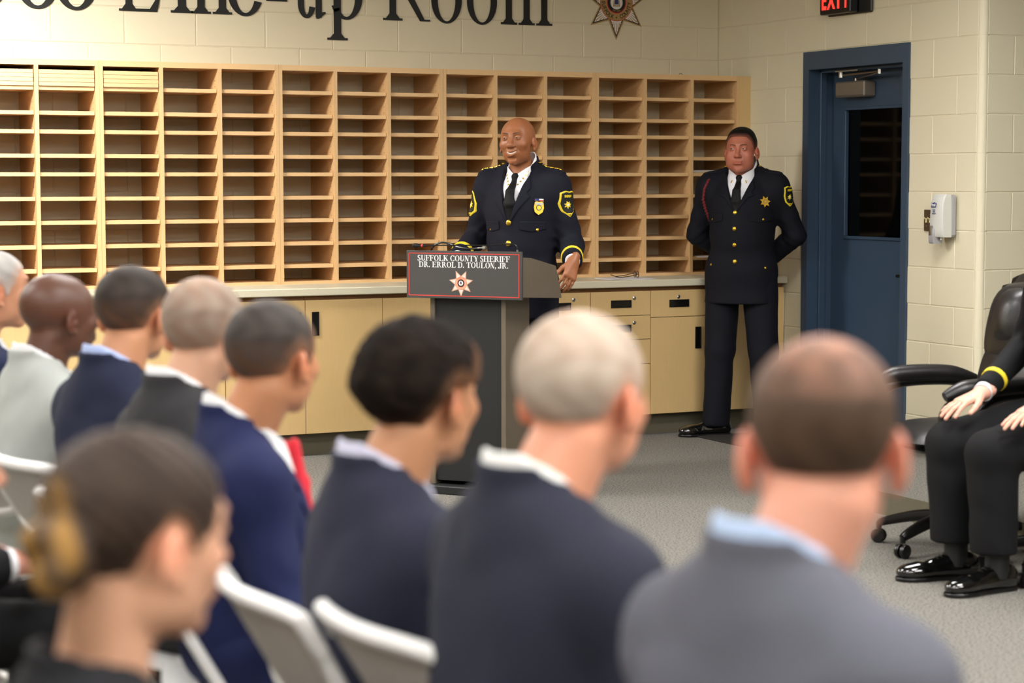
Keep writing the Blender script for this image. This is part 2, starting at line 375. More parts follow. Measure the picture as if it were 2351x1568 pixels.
def rbox(x0, x1, w0, w1, z0, z1, n=6, top=.05):    # tall rounded shell, wall side at x1
    V = []; F = []; prof = [(-1, 0), (-.99, .78), (-.94, .93), (-.82, 1), (.82, 1), (.94, .93), (.99, .78), (1, 0)]
    zs = [z0, z0 + .008, z0 + .05, (z0 + z1) / 2, z1 - top, z1 - top * .35, z1]; sc = [.86, .97, 1.0, .99, .95, .82, .55]
    for z, s in zip(zs, sc):
        for a, b in prof: V.append((x1 + (x0 - x1) * b * s, a * (w0 + (w1 - w0) * (z - z0) / (z1 - z0)) * (.9 + .1 * s), z))
    m_ = len(prof)
    for i in range(len(zs) - 1):
        for k in range(m_ - 1): F.append((i * m_ + k, i * m_ + k + 1, (i + 1) * m_ + k + 1, (i + 1) * m_ + k))
    F += [tuple(range(m_)), tuple((len(zs) - 1) * m_ + k for k in range(m_ - 1, -1, -1))]
    return MB().add(V, F)
box('back_tray', M['gplastic'], (-.045, -.062, -.105), (-.0045, .062, .118), ds, .012)
cv = rbox(-.098, -.04, .06, .055, -.105, .122).build('cover', M['wplastic'], ds, True)
pb = rbox(-.108, -.05, .022, .022, -.14, -.045, top=.02).xf(Matrix.Translation((0, .03, 0))).build('push_bar', M['gplastic'], ds, True)
rbox(-.112, -.10, .011, .011, -.095, -.058, top=.01).xf(Matrix.Translation((0, .032, 0))).build('chrome_cap', M['steel'], ds, True)
MB().tube([(-.06, 0, -.105), (-.062, -.004, -.122)], .008).build('nozzle', M['wplastic'], ds, True)
lg = MB().prism([(.040, .052), (.002, .052), (-.004, .074), (.012, .079), (.030, .074), (.037, .077)], 0, -.0992, -.0975).build('logo_patch', M['navyink'], cv)
place_mesh('lettering', text_mesh('Purell', .024, .0005, offset=.0005), M['white'], lg, frame_mtx((-.1000, .019, .057), (0, -1, 0), (0, 0, 1)), .62)
for s, z, sz in (('Instant', .036, .011), ('Hand', .026, .012), ('Sanitizer', .016, .012)):
    place_mesh('lettering', text_mesh(s, sz, .0004), M['navyink'], cv, frame_mtx((-.0990, .016, z), (0, -1, 0), (0, 0, 1)), .8)

# ------------------------------------------------------------------ mail sorter units on the counter
YF, ZT, ZB = 10.778, 2.12, .911
SH = [1.981, 1.852, 1.754, 1.627, 1.530, 1.401, 1.275, 1.147, 1.021]
ux = [1.795, 2.7805, 3.780, 4.767, 5.7545, 6.751]
names = ['leftmost unit, spare boards stuffed in its top cubbies', 'unit with spare boards in its top left cubby only', 'empty unit above the plain doors left of the podium', 'unit behind the smiling officer', 'rightmost unit next to the painted wall']
hole_xs = []
_ms = {}
for u in range(5):
    a, b = ux[u], ux[u + 1]; t = .021
    S = thing('mail_sorter', (a, YF, ZB), 0, 'maple mail sorter, ' + names[u], 'mail sorter', 'mail sorters along the back wall')
    w_ = b - a; dd = D - .001 - YF; H_ = ZT - ZB
    for x in (0, w_ - t): box('side_panel', M['maple'], (x + .0005, 0, 0), (x + t - .0005, dd, H_), S)
    box('top_board', M['maplex'], (t, 0, H_ - .03), (w_ - t, dd, H_), S)
    box('bottom_board', M['maplex'], (t, 0, 0), (w_ - t, dd, .016 + .0), S); box('plinth', M['maplex'], (t, .001, .0165), (w_ - t, .03, .016 + .001), S) if False else None
    cw = (w_ - 4 * t) / 3; xs = [t + k * (cw + t) for k in range(3)]
    for k in (1, 2):
        box('divider', M['maple'], (xs[k] - t, 0, .016), (xs[k], dd, H_ - .03), S)
    for k in range(3):
        key = round(cw, 4)
        if key not in _ms:
            me = MB().box((0, 0, 0), (cw - .004, dd - .02, .021), .001).mesh('shelf'); me.materials.append(M['maplex']); _ms[key] = me
        for z in SH:
            link('shelf', _ms[key], None, S, (xs[k] + .001, .014 + .002 * random.random(), z - ZB - .021))
    ph = MB()
    for k in range(3):
        X_ = xs[k] + cw - .0004
        for i in range(34):
            z = .06 + i * .032
            for yy in (.055,): ph.lathe([(.0026, 0), (.0026, .0006)], (X_ - .0004, yy, z), 0, 6)
    tag(ph.build('peg_hole', M['dark'], S), kind='stuff')  # raised dark discs; shade of the holes put into their colour
# bundles of spare shelves lying in the top cubbies
lab = {0: 'far left', 1: 'second from the left', 2: 'third from the left'}
for k, (u, c) in enumerate(((0, 1), (0, 2), (1, 0))):
    w_ = ux[u + 1] - ux[u]; cw = (w_ - .084) / 3; xa = ux[u] + .021 + c * (cw + .021)
    for i in range(4):
        me = MB().box((0, 0, 0), (cw - .008, .34, .0205), .0012).mesh('spare_board'); me.materials.append(M['maplex'])
        o = link('spare_board', me, None, None, (xa + .003 + .002 * random.random(), YF + .004 + .004 * random.random(), 1.9815 + i * .0215))
        pos = ['bottom board', 'second board up', 'third board up', 'top board'][i]
        tag(o, f'loose maple board, {pos} in the top cubby {lab[k]}', 'board', 'spare shelf boards in the top cubbies')
for x, nm in ((2.79, 'left'), (4.78, 'middle'), (6.68, 'right')):
    b_ = thing('wall_bracket', (x, D - .0045, ZT), 0, f'small steel bracket holding the mail sorter top to the wall, {nm} one of three', 'bracket', 'brackets on the sorter tops')
    MB().box((-.04, -.003, 0), (.04, 0, .022)).box((-.04, -.03, 0), (.04, -.003, .003)).build('angle', M['steel'], b_)
    for q in (-.02, .02): MB().lathe([(.004, 0), (.003, -.003)], (q, -.003, .014), 1, 8).build('screw', M['steel'], b_)
MB().tube([(6.464 + .014 * math.cos(a), 11.0, 2.124 + .014 * math.sin(a) + .002) for a in np.linspace(0, PI, 9)], .0018, 6).build('wire_loop', M['bplastic']); tag(bpy.data.objects['wire_loop'], 'small dark wire loop sticking up from the right end of the sorter top', 'wire')

# ------------------------------------------------------------------ counter and base cabinets
poly = [(10.345, .874), (10.349, .870), (11.155, .870), (11.155, .911), (10.353, .911), (10.346, .906)]
ct = MB().prism(poly, 0, 1.2, W - .006).build('countertop', M['counter']); tag(ct, 'long pale speckled countertop under the mail sorters', 'countertop')
CX = [1.98, 2.43, 2.88, 3.327, 3.775, 4.223, 4.67, 5.11, 5.507, 5.904, 6.275, 6.822]
kinds = ['dl', 'dr', 'dl', 'dr', 'dl', 'dr', 'dl', 'l', 'n', 'l', 'p']
YD = 10.375; CZ0, CZ1 = .122, .847
def handle(par, x, z, vert, X_, grp=None):
    w2, h2 = (.0205, .064) if vert else (.067, .022)
    o = MB()
    for a, b in (((-w2, -.006, -h2), (w2, .0, -h2 + .006)), ((-w2, -.006, h2 - .006), (w2, .0, h2)), ((-w2, -.006, -h2 + .006), (-w2 + .006, .0, h2 - .006)), ((w2 - .006, -.006, -h2 + .006), (w2, 0, h2 - .006)), ((-w2 + .004, -.002, -h2 + .004), (w2 - .004, 0, h2 - .004))): o.box(a, b, .001)
    o.build('recessed_handle', M['bplastic'], par, loc=(x - X_, 0, z))
def lock(par, x, z, X_): MB().lathe([(.011, 0), (.011, -.004), (.006, -.006), (.006, -.009)], (0, 0, 0), 1, 12).build('lock', M['steel'], par, True, (x - X_, 0, z))
clabs = ['cabinet door unit at the far left behind the seated men', 'cabinet door unit second from the left end', 'cabinet unit with yellow maple door behind the charcoal suit man', 'maple cabinet unit whose handle shows above the red tie man', 'maple cabinet unit with black upright handle, left of the podium', 'maple cabinet unit partly hidden by the podium', 'maple cabinet unit directly behind the podium', 'maple cabinet unit behind the smiling officer with a lock on its drawer', 'four drawer maple cabinet unit under the eyeglasses', 'maple cabinet with drawer above door beside the standing officer', 'maple end cabinet behind the legs of the standing officer']
for i, kd in enumerate(kinds):
    a, b = CX[i], CX[i + 1]; g = .0018
    U = thing('base_cabinet', (a, YD, 0), 0, clabs[i], 'cabinet', 'base cabinets under the countertop')
    MB().box((.001, .02, CZ0), (b - a - .001, .77, .869)).build('carcass', M['shade_lam'], U)
    box('toe_kick', M['kick'], (0, .075, 0), (b - a, .09, CZ0), U)
    def front(nm, z0, z1):
        o = box(nm, M['door_lam'], (g, 0, z0 + g), (b - a - g, .019, z1 - g), U, .001); return o
    if kd in ('dl', 'dr'):
        d_ = front('door', CZ0, CZ1); handle(d_, b - .045 if kd == 'dr' else a + .058, .718, True, a)
    elif kd == 'l':
        o = front('drawer', .689, CZ1); handle(o, (a + b) / 2 + (.005), .768, False, a); lock(o, (a + b) / 2 if i == 9 else b - .11, .806, a)
        o = front('door', CZ0, .689); handle(o, b - .05, .562, True, a)
    elif kd == 'n':
        for z0, z1 in ((.704, CZ1), (.565, .704), (.422, .565), (CZ0, .422)):
            o = front('drawer', z0, z1); zc = z1 - .074
            handle(o, 5.707, zc, False, a); lock(o, 5.793, z1 - .041, a)
    else:
        o = front('door', CZ0, CZ1); lock(o, a + .035, .47, a)

# papers, eyeglasses, envelopes
for i in range(3):
    o = MB().box((-.15, -.11, 0), (.13, .11, .0012)).build('paper_sheet', M['paper'], None, loc=(5.80 + .01 * i, 10.50 + .006 * i, .9115 + i * .0014)); o.rotation_euler = (0, 0, -.12 + .09 * i)
    tag(o, ['bottom sheet', 'middle sheet', 'top sheet'][i] + ' of the loose white papers under the eyeglasses on the countertop', 'paper', 'papers on the countertop')
eg = thing('eyeglasses', (5.86, 10.47, .9165), math.radians(-28), 'black framed eyeglasses lying open on papers on the countertop', 'eyeglasses')
for s in (-1, 1):
    ring = [(s * .034 + .025 * math.cos(a) * (1.0), 0, .021 + .019 * math.sin(a)) for a in np.linspace(0, 2 * PI, 21)[:-1]]
    MB().tube(ring, .0022, 6, True).build('rim', M['bplastic'], eg, True)
    MB().tube([(s * .034, -.0003, .021), (s * .034, .0003, .021)], .02, 16).build('lens', M['lens'], eg)
    MB().tube([(s * .062, 0, .026), (s * .064, .05, .014), (s * .064, .11, .006), (s * .064, .14, .018 if s > 0 else .012)], .0024, 6).build('temple', M['bplastic'], eg, True)
MB().tube([(-.010, 0, .026), (0, -.002, .029), (.010, 0, .026)], .002, 6).build('bridge', M['bplastic'], eg)
eg.rotation_euler = (0, 0, math.radians(74))
for i, (m_, w_, z, y) in enumerate((('manila', .26, 1.5305, .02), ('paper', .20, 1.5345, .05), ('paper', .19, 1.539, .06), ('paper', .2, 1.543, .055))):
    o = MB().box((0, 0, 0), (w_, .28, .003)).build('folder' if i == 0 else 'envelope', M[m_], None, loc=(6.435 + (.01 if i else 0), YF + .015 + y * .3, z))
    tag(o, ['manila folder at the bottom of the mail in the cubby by the standing officer', 'lowest white envelope on the manila folder in the rightmost sorter column', 'middle white envelope on the manila folder in the rightmost sorter column', 'top white envelope on the manila folder in the rightmost sorter column'][i], 'mail', 'mail in the cubby')
o = MB().add([(0, 0, 0), (.12, 0, 0), (.12, .2, 0), (-.01, .2, 0), (0, 0, .0012), (.12, 0, .0012), (.12, .2, .0012), (-.01, .2, .0012), (.01, -.02, -.008), (.1, -.02, -.006)], [(0, 3, 2, 1), (4, 5, 6, 7), (0, 1, 5, 4), (1, 2, 6, 5), (2, 3, 7, 6), (3, 0, 4, 7), (0, 8, 9, 1)]).build('paper_slip', M['paper'], None, loc=(6.45, YF + .012, 1.0225)); tag(o, 'white paper slip in a low cubby beside the arm of the standing officer', 'paper')
o = box('floor_mat', M['matc'], (6.10, 9.15, .0), (6.80, 10.18, .008), None, .003); tag(o, 'dark floor mat on the carpet in front of the blue door', 'mat')

# ------------------------------------------------------------------ serif lettering cut as flat pieces
def ell(cx, cy, rx, ry, a0, a1, n=28): return [(cx + rx * math.cos(a), cy + ry * math.sin(a)) for a in np.linspace(a0, a1, n)]
def band(cx, cy, rx, ry, tx, ty, a0, a1, n=28, sh=0):   # curved stroke, thick at the sides (tx) and thin at top and bottom (ty)
    o = ell(cx, cy, rx, ry, a0, a1, n); i = ell(cx + sh, cy, rx - tx, ry - ty, a0, a1, n)
    return [[o[k], o[k + 1], i[k + 1], i[k]] for k in range(n - 1)]
def bar(x0, y0, x1, y1): return [[(x0, y0), (x1, y0), (x1, y1), (x0, y1)]]
def stem(x, T, y0, y1, s, t, top=True, bot=True, half=False):     # upright with bracketed serifs
    P_ = bar(x, y0, x + T, y1)
    for yy, on, d in ((y0, bot, 1), (y1, top, -1)):
        if on:
            l = x - s if not (half and d == -1) else x - s
            r = x + T + s if not (half and d == -1) else x + T
            P_ += [[(l, yy), (r, yy), (r, yy + d * t), (l, yy + d * t)]]
            P_ += [[(x - s * .55, yy + d * t), (x, yy + d * t), (x, yy + d * (t + s * .55))]]
            if r > x + T: P_ += [[(x + T, yy + d * t), (x + T + s * .55, yy + d * t), (x + T, yy + d * (t + s * .55))]]
    return P_
def diag(x0, y0, x1, y1, wd): return [[(x0, y0), (x0 + wd, y0), (x1 + wd, y1), (x1, y1)]]
def glyph(c, T, t):      # returns (polygons, advance), em units, cap height .66, x height .45
    s = .055 + T * .35; C = .66; X = .45; h2 = PI / 2
    if c == 'L': return stem(.1, T, 0, C, s, t) + bar(.1 + T, 0, .52, t * 1.2) + [[(.52, 0), (.57, .17), (.545, .17), (.42, t * 1.2)]], .60
    if c == 'I': return stem(.09, T, 0, C, s, t), .09 + T + .09
    if c == 'i': return stem(.06, T, 0, X, s * .9, t, half=True) + [ell(.06 + T / 2, C - .03, T * .62, T * .62, 0, 2 * PI, 16)], .28
    if c in 'nm':
        P_ = stem(.05, T, 0, X, s * .85, t, half=True); x = .05; k = 2 if c == 'm' else 1
        for q in range(k):
            P_ += band(x + T + .085, X - .115, .085 + T, .125, T, t * 1.6, 0, PI * .93, 20) + stem(x + T + .17, T, 0, X - .115, s * .85, t, top=False); x += .17 + T
        return P_, x + T + .06
    if c == 'u': return bar(.05, .13, .05 + T, X) + bar(0, X - t, .05, X) + band(.05 + .13, .135, .13, .145, T, t * 1.8, PI, 2 * PI - .25, 22) + bar(.31, .0, .31 + T, X) + bar(.25, X - t, .31, X) + [[(.31, -.01), (.31 + T * .5, -.012), (.31 + T + .06, .045), (.31 + T + .05, .06), (.31 + T, .055)]], .31 + T + .07
    if c == 'p': return stem(.07, T, -.215, X, s * .9, t, half=True) + band(.07 + T * .5 + .11, X / 2, .20, X / 2 + .012, T, t * 1.4, -PI * .86, PI * .86, 34), .50
    if c == 'o': return band(.235, X / 2, .215, X / 2 + .014, T, t * 1.1, 0, 2 * PI, 44), .48
    if c == 'c': return band(.225, X / 2, .2, X / 2 + .012, T, t * 1.5, .55, 2 * PI - .42, 40), .43
    if c == 'e': return band(.225, X / 2, .2, X / 2 + .012, T, t * 1.5, .12, 2 * PI - .42, 44) + bar(.06, X * .57, .40, X * .57 + t), .44
    if c == '-': return bar(.05, .145, .28, .145 + T * .62), .33
    if c == 'R': return stem(.1, T, 0, C, s, t) + bar(.1 + T, C - t, .30, C) + bar(.1 + T, .31, .30, .31 + t) + band(.30, .31 + (C - .31) / 2, .18, (C - .31) / 2, T, t, -h2, h2, 22) + [[(.27, .32), (.27 + T * 1.15, .32), (.56 + .02, 0.02), (.66, 0.0), (.56 - .04, 0)]] + bar(.52, 0, .66, t * .8), .66
    if c == 'D': return stem(.07, T, 0, C, s, t) + bar(.07 + T, C - t, .30, C) + bar(.07 + T, 0, .30, t) + band(.30, C / 2, .28, C / 2, T, t, -h2, h2, 26), .64
    if c == 'F': return stem(.07, T, 0, C, s, t) + bar(.07 + T, C - t, .50, C) + [[(.50, C), (.52, C - .17), (.50, C - .17), (.42, C - t)]] + bar(.07 + T, .33, .38, .33 + t) + [[(.38, .24), (.40, .24), (.40, .45), (.38, .45), (.35, .345)]], .55
    if c == 'E': return stem(.07, T, 0, C, s, t) + bar(.07 + T, C - t, .50, C) + [[(.50, C), (.51, C - .16), (.49, C - .16), (.42, C - t)]] + bar(.07 + T, .33, .37, .33 + t) + [[(.37, .24), (.39, .24), (.39, .45), (.37, .45), (.34, .345)]] + bar(.07 + T, 0, .50, t) + [[(.50, 0), (.54, .18), (.52, .18), (.42, t)]], .58
    if c == 'H': return stem(.07, T, 0, C, s, t) + stem(.07 + .28 + T, T, 0, C, s, t) + bar(.07 + T, .32, .35 + T, .32 + t), .50 + 2 * T
    if c == 'T': return stem(.22, T, 0, C - t, s, t, top=False) + bar(.02, C - t, .42 + T, C) + [[(.02, C), (0, C - .17), (.02, C - .17), (.09, C - t)]] + [[(.42 + T, C), (.35 + T, C - t), (.42 + T, C - .17), (.44 + T, C - .17)]], .46 + T
    if c == 'U': return bar(.09, .2, .09 + T, C) + bar(.03, C - t, .15 + T, C) + band(.09 + .22, .2, .22, .215, T, t, PI, 2 * PI, 24) + bar(.53 - t * 1.3, .2, .53, C) + bar(.46, C - t, .58, C), .62
    if c == 'N': return bar(.09, 0, .09 + t, C) + bar(.03, 0, .17, t) + bar(.02, C - t, .12, C) + [[(.05, C), (.09 + T, C), (.50, 0), (.50 - T * .9, 0)]] + bar(.50 - t, 0, .50, C) + bar(.43, C - t, .58, C), .60
    if c == 'K': return stem(.07, T, 0, C, s, t) + [[(.07 + T, .24), (.07 + T, .30), (.46, C - t), (.50, C - t)]] + bar(.40, C - t, .58, C) + [[(.19, .36), (.19 + T * 1.2, .42), (.50 + T * .6, t), (.50 - T * .5, t)]] + bar(.40, 0, .62, t), .62
    if c == 'O': return band(.32, C / 2, .29, C / 2 + .012, T, t, 0, 2 * PI, 48), .64
    if c == 'C': return band(.32, C / 2, .29, C / 2 + .012, T, t, .62, 2 * PI - .62, 44) + bar(.535, C - .2, .56, C) + bar(.535, .0, .56, .16), .60
    if c == 'J': return bar(.22, .12, .22 + T, C) + bar(.15, C - t, .28 + T, C) + band(.12, .12, .10 + T, .135, T, t, PI * 1.05, 2 * PI, 18) + [ell(.06, .12, T * .55, T * .55, 0, 2 * PI, 14)], .30 + T
    if c == 'S':
        P_ = band(.235, .485, .18, .187, T * .95, t * 1.2, .5, PI * 1.5, 26) + band(.235, .17, .19, .182, T * .95, t * 1.2, -PI + .45, h2, 26)
        return P_ + [[(.12, .40), (.16, .30), (.36, .22), (.36, .33), (.25, .36)]] + bar(.385, C - .17, .405, C) + bar(.045, 0, .065, .18), .47
    if c == 'Y': return stem(.26, T, 0, .30, s, t, top=False) + [[(.26, .28), (.26 + T, .28), (.06 + T + .02, C - t), (.06, C - t)]] + [[(.27 + T * .4, .28), (.26 + T, .28), (.50, C - t), (.47, C - t)]] + bar(0, C - t, .12 + T, C) + bar(.40, C - t, .57, C), .55
    if c == '.': return [ell(.09, T * .55, T * .55, T * .55, 0, 2 * PI, 16)], .22
    if c == ',': return [ell(.09, T * .55, T * .55, T * .55, 0, 2 * PI, 16), [(.09, .03), (.09 + T * .55, .05), (.08, -.13), (.05, -.12)]], .22
    return [], .26
def set_glyph(c, T, t, size, m, parent, org, xd, yd, depth=.001, sx=1.0, name='letter'):
    P_, adv = glyph(c, T, t); mb = MB(); n = Vector(xd).cross(Vector(yd)); k = 0
    for q in P_:
        q = [(p[0] * size * sx, p[1] * size) for p in q]
        area = sum(q[i][0] * q[(i + 1) % len(q)][1] - q[(i + 1) % len(q)][0] * q[i][1] for i in range(len(q)))
        if area < 0: q = q[::-1]
        dpt = depth + (k % 7) * 6e-6; k += 1
        mb.prism([(x, y) for x, y in q], 2, 0, dpt)
    if mb.v:
        mb.xf(frame_mtx(org, xd, yd)); mb.build(name, m, parent)
    return adv * size * sx

wl = thing('wall_lettering', (3.0, D, 2.415), 0, 'large black serif lettering high on the back wall, tops cut off by the frame', 'lettering')
# (character, left edge x, width)
seq = [('o', 2.135, 1.0), ('c', 2.42, 1.0), ('e', 2.63, 1.0), ('L', 2.988, .74), ('i', 3.295, .9), ('n', 3.415, .82), ('e', 3.60, .92), ('-', 3.815, .95), ('u', 4.01, .72), ('p', 4.212, .88), ('R', 4.548, .8), ('o', 4.85, .8), ('o', 5.08, .8), ('m', 5.322, .785)]
for ch, xa, sx in seq:
    set_glyph(ch, .092, .022, .575, M['vinyl'], wl, (xa - 3.0, -.0046, 0), (1, 0, 0), (0, 0, 1), .0012, sx)

def star_poly(R, n=7, inner=.525, rot=-PI / 2):
    return [((R if k % 2 == 0 else R * inner) * math.cos(rot + PI * k / n), (R if k % 2 == 0 else R * inner) * math.sin(rot + PI * k / n)) for k in range(2 * n)]
def disc(r, n=48): return [(r * math.cos(2 * PI * k / n), r * math.sin(2 * PI * k / n)) for k in range(n)]
def layer(name, poly, m, par, d0, d1, mtx):
    return MB().prism(poly, 2, d0, d1).xf(mtx).build(name, m, par)
def ring_text(s, r, size, m, par, mtx, d, a_mid, span, flip, sx=.8):
    n = len(s)
    for i, ch in enumerate(s):
        if ch == ' ': continue
        a = a_mid + (span * (i / (n - 1) - .5)) * (1 if flip else -1)
        me = text_mesh(ch, size, .0001, 'CENTER', offset=size * .02)
        up = Vector((math.cos(a), math.sin(a), 0)) * (-1 if flip else 1); xd = Vector((up.y, -up.x, 0))
        o_ = Vector((r * math.cos(a), r * math.sin(a), d)) - up * size * .36
        place_mesh('ring_letter', me, m, par, mtx @ frame_mtx(o_, xd, up), sx)
def sheriff_star(par, R, mtx, e=.0006, full=True):
    k = R / .228
    layer('outer_star', star_poly(R), M['gilt'] if full else M['tanink'], par, 0, e, mtx)
    if full: layer('black_star', star_poly(R * .93, inner=.52), M['vinyl'], par, e, e * 1.8, mtx)
    s_ = layer('white_star', star_poly(R * .86, inner=.52), M['white'], par, e * 1.6, e * 2.4, mtx)
    rays = MB()
    for q in range(7):
        a0 = -PI / 2 + q * 2 * PI / 7
        for j_ in range(-4, 5):
            a = a0 + j_ * .085; r1 = (.80 - abs(j_) * .085) * R; r0 = .53 * R
            if r1 <= r0 + .02 * R: r1 = r0 + .06 * R
            rays.prism([(r0 * math.cos(a - .012), r0 * math.sin(a - .012)), (r1 * math.cos(a - .02), r1 * math.sin(a - .02)), (r1 * math.cos(a + .02), r1 * math.sin(a + .02)), (r0 * math.cos(a + .012), r0 * math.sin(a + .012))], 2, e * 2.4, e * 2.9)
    rays.xf(mtx); tag(rays.build('ray', M['gilt'] if full else M['tanink'], par), kind='stuff')
    layer('red_ring', disc(.114 * k), M['red'], par, e * 2.4, e * 3.4, mtx); layer('gold_ring', disc(.110 * k), M['gilt'] if full else M['tanink'], par, e * 3.4, e * 4, mtx)
    layer('inner_red_ring', disc(.068 * k), M['red'], par, e * 4, e * 4.6, mtx); layer('black_disc', disc(.062 * k), M['vinyl'], par, e * 4.6, e * 5.2, mtx)
    layer('seal_disc', disc(.042 * k), M['white'], par, e * 5.2, e * 5.8, mtx)
    for a, b, c, d, m_ in ((-.014, -.012, .014, .02, 'navyink'), (-.023, -.018, -.016, .014, 'gilt'), (.016, -.018, .023, .014, 'gilt'), (-.026, -.024, .026, -.017, 'gilt'), (-.008, .02, .008, .032, 'navyink')):
        layer('seal_figure', [(a * k, b * k), (c * k, b * k), (c * k * .85, d * k), (a * k * .85, d * k)], M[m_], par, e * 5.8, e * 6.4, mtx)
    if full:
        ring_text('SUFFOLK', .089 * k, .036 * k, M['vinyl'], par, mtx, e * 4.2, -PI / 2 - .95, 1.25, True); ring_text('COUNTY', .089 * k, .036 * k, M['vinyl'], par, mtx, e * 4.2, -PI / 2 + .95, 1.15, True)
        ring_text('NEW YORK', .052 * k, .013 * k, M['gilt'], par, mtx, e * 5.4, -PI / 2, .95, True)
        layer('small_star', star_poly(.008 * k, 5, .4, PI / 2), M['vinyl'], par, e * 4.2, e * 4.8, mtx @ Matrix.Translation((0, -.091 * k, 0)))
    ring_text('SHERIFF', .089 * k, .03 * k, M['vinyl'] if full else M['red'], par, mtx, e * 4.2, PI / 2, 1.5, False)
em = thing('wall_emblem', (6.096, D - .0045, 2.571), 0, 'seven pointed gold and black star emblem on the wall right of the lettering', 'emblem')
sheriff_star(em, .228, frame_mtx((0, 0, 0), (1, 0, 0), (0, 0, 1)), .0006)

# ------------------------------------------------------------------ podium
PR = Vector((.629, -.777, 0)); PN = Vector((-.777, -.629, 0))
pc = Vector((3.981, 8.764, 0))                        # middle of the sign, on the floor
pod = thing('podium', (pc.x, pc.y, 0), math.atan2(PR.y, PR.x), 'dark wood podium with charcoal name sign in front of the smiling officer', 'podium')
# local: x along the front to the viewer's right, y into the podium (away from the audience)
MB().box((-.18, .045, .06), (.18, .052, .93)).build('front_panel', M['podb'], pod)
for s in (-1, 1):
    MB().box((s * .187 - .012, .035, .04), (s * .187 + .012, .30, .95), .002).build('side_panel', M['podw'], pod)
MB().box((-.175, .28, .04), (.175, .30, .95)).build('back_panel', M['podw'], pod)
MB().box((-.25, -.02, 0), (.25, .38, .04), .004).build('base', M['podb'], pod)
sidep = [(.01, .945), (.45, .92), (.45, .93), (.385, 1.078), (.10, 1.125), (.01, 1.13)]
for s in (-1, 1): MB().prism(sidep, 0, s * .29 - .01, s * .29 + .01).build('top_side', M['podw'], pod)
MB().prism([(.012, .945), (.45, .92), (.45, .932), (.012, .957)], 0, -.28, .28).build('top_bottom', M['podw'], pod)
MB().prism([(.012, .95), (.012, 1.13), (.03, 1.13), (.03, .95)], 0, -.28, .28).build('top_front', M['podw'], pod)
MB().prism([(.10, 1.10), (.38, 1.055), (.38, 1.067), (.10, 1.112)], 0, -.28, .28).build('reading_shelf', M['podb'], pod)
sg = MB().box((-.302, -.009, .932), (.302, .006, 1.157), .002).build('name_sign', M['sign'], pod)
rd = MB(); a, b, c, d, t_ = -.290, .290, .943, 1.146, .004
for q in (((a, c), (b, c + t_)), ((a, d - t_), (b, d)), ((a, c + t_), (a + t_, d - t_)), ((b - t_, c + t_), (b, d - t_))): rd.box((q[0][0], -.0100, q[0][1]), (q[1][0], -.0088, q[1][1]))
rd.build('red_border', M['red'], sg)
def sign_line(s, z, cap, width):
    size = cap / .66; adv = sum(glyph(c, .125, .030)[1] for c in s) * size; sx = width / adv; x = -width / 2
    for c in s:
        if c == ' ': x += .26 * size * sx; continue
        x += set_glyph(c, .125, .030, size, M['white'], sg, (x, -.0092, z), (1, 0, 0), (0, 0, 1), .0006, sx)
sign_line('SUFFOLK COUNTY SHERIFF', 1.109, .0265, .487)
sign_line('DR. ERROL D. TOULON, JR.', 1.0785, .0265, .47)
eb = thing('tmp', (0, 0, 0), 0, None, None)
sheriff_star(sg, .064, frame_mtx((-.012, -.0092, 1.006), (1, 0, 0), (0, 0, 1)), .0003, False)
bpy.data.objects.remove(eb)
# microphones (local to the podium)
mic = thing('gooseneck_microphone', (pc.x, pc.y, 0), pod.rotation_euler.z, 'thin black gooseneck microphone with a red ring, over the top of the podium sign', 'microphone')
MB().tube([(.262, .03, 1.13), (.262, .03, 1.165), (.255, .03, 1.185), (.225, .03, 1.192), (.17, .03, 1.190), (.12, .02, 1.184), (.0, .01, 1.1835), (-.12, 0, 1.182), (-.20, -.01, 1.179)], .003, 8, sub=5).build('gooseneck', M['bplastic'], mic, True)
MB().tube([(.263, .03, 1.125), (.262, .03, 1.165)], .0045, 8).build('collar', M['steel'], mic, True)
MB().tube([(-.19, -.01, 1.1795), (-.205, -.011, 1.1795), (-.23, -.012, 1.1795), (-.245, -.012, 1.1797), (-.262, -.013, 1.1797), (-.268, -.013, 1.1797)], .01, 12, rs=[.004, .0055, .0062, .0115, .0105, .004]).build('capsule', M['bplastic'], mic, True)
MB().tube([(-.212, -.0115, 1.1795), (-.22, -.0117, 1.1795)], .0072, 12).build('red_ring', M['red'], mic, True)
mc = thing('microphone_cable', (pc.x, pc.y, 0), pod.rotation_euler.z, 'curved grey cable with a silver connector over the podium sign', 'cable')
MB().tube([(-.19, .02, 1.12), (-.185, .02, 1.157), (-.165, .02, 1.182), (-.13, .02, 1.194), (-.09, .02, 1.19), (-.05, .01, 1.178), (0, .0, 1.17), (.04, .0, 1.168), (.075, .0, 1.172)], .0045, 8, sub=5).build('cord', M['bplastic'], mc, True)
MB().tube([(.07, .0, 1.171), (.095, .0, 1.1735)], .0045, 10).tube([(.095, 0, 1.1735), (.098, 0, 1.1735), (.112, 0, 1.173), (.116, 0, 1.173)], .01, 12, rs=[.005, .0095, .0095, .004]).build('connector', M['steel'], mc, True)

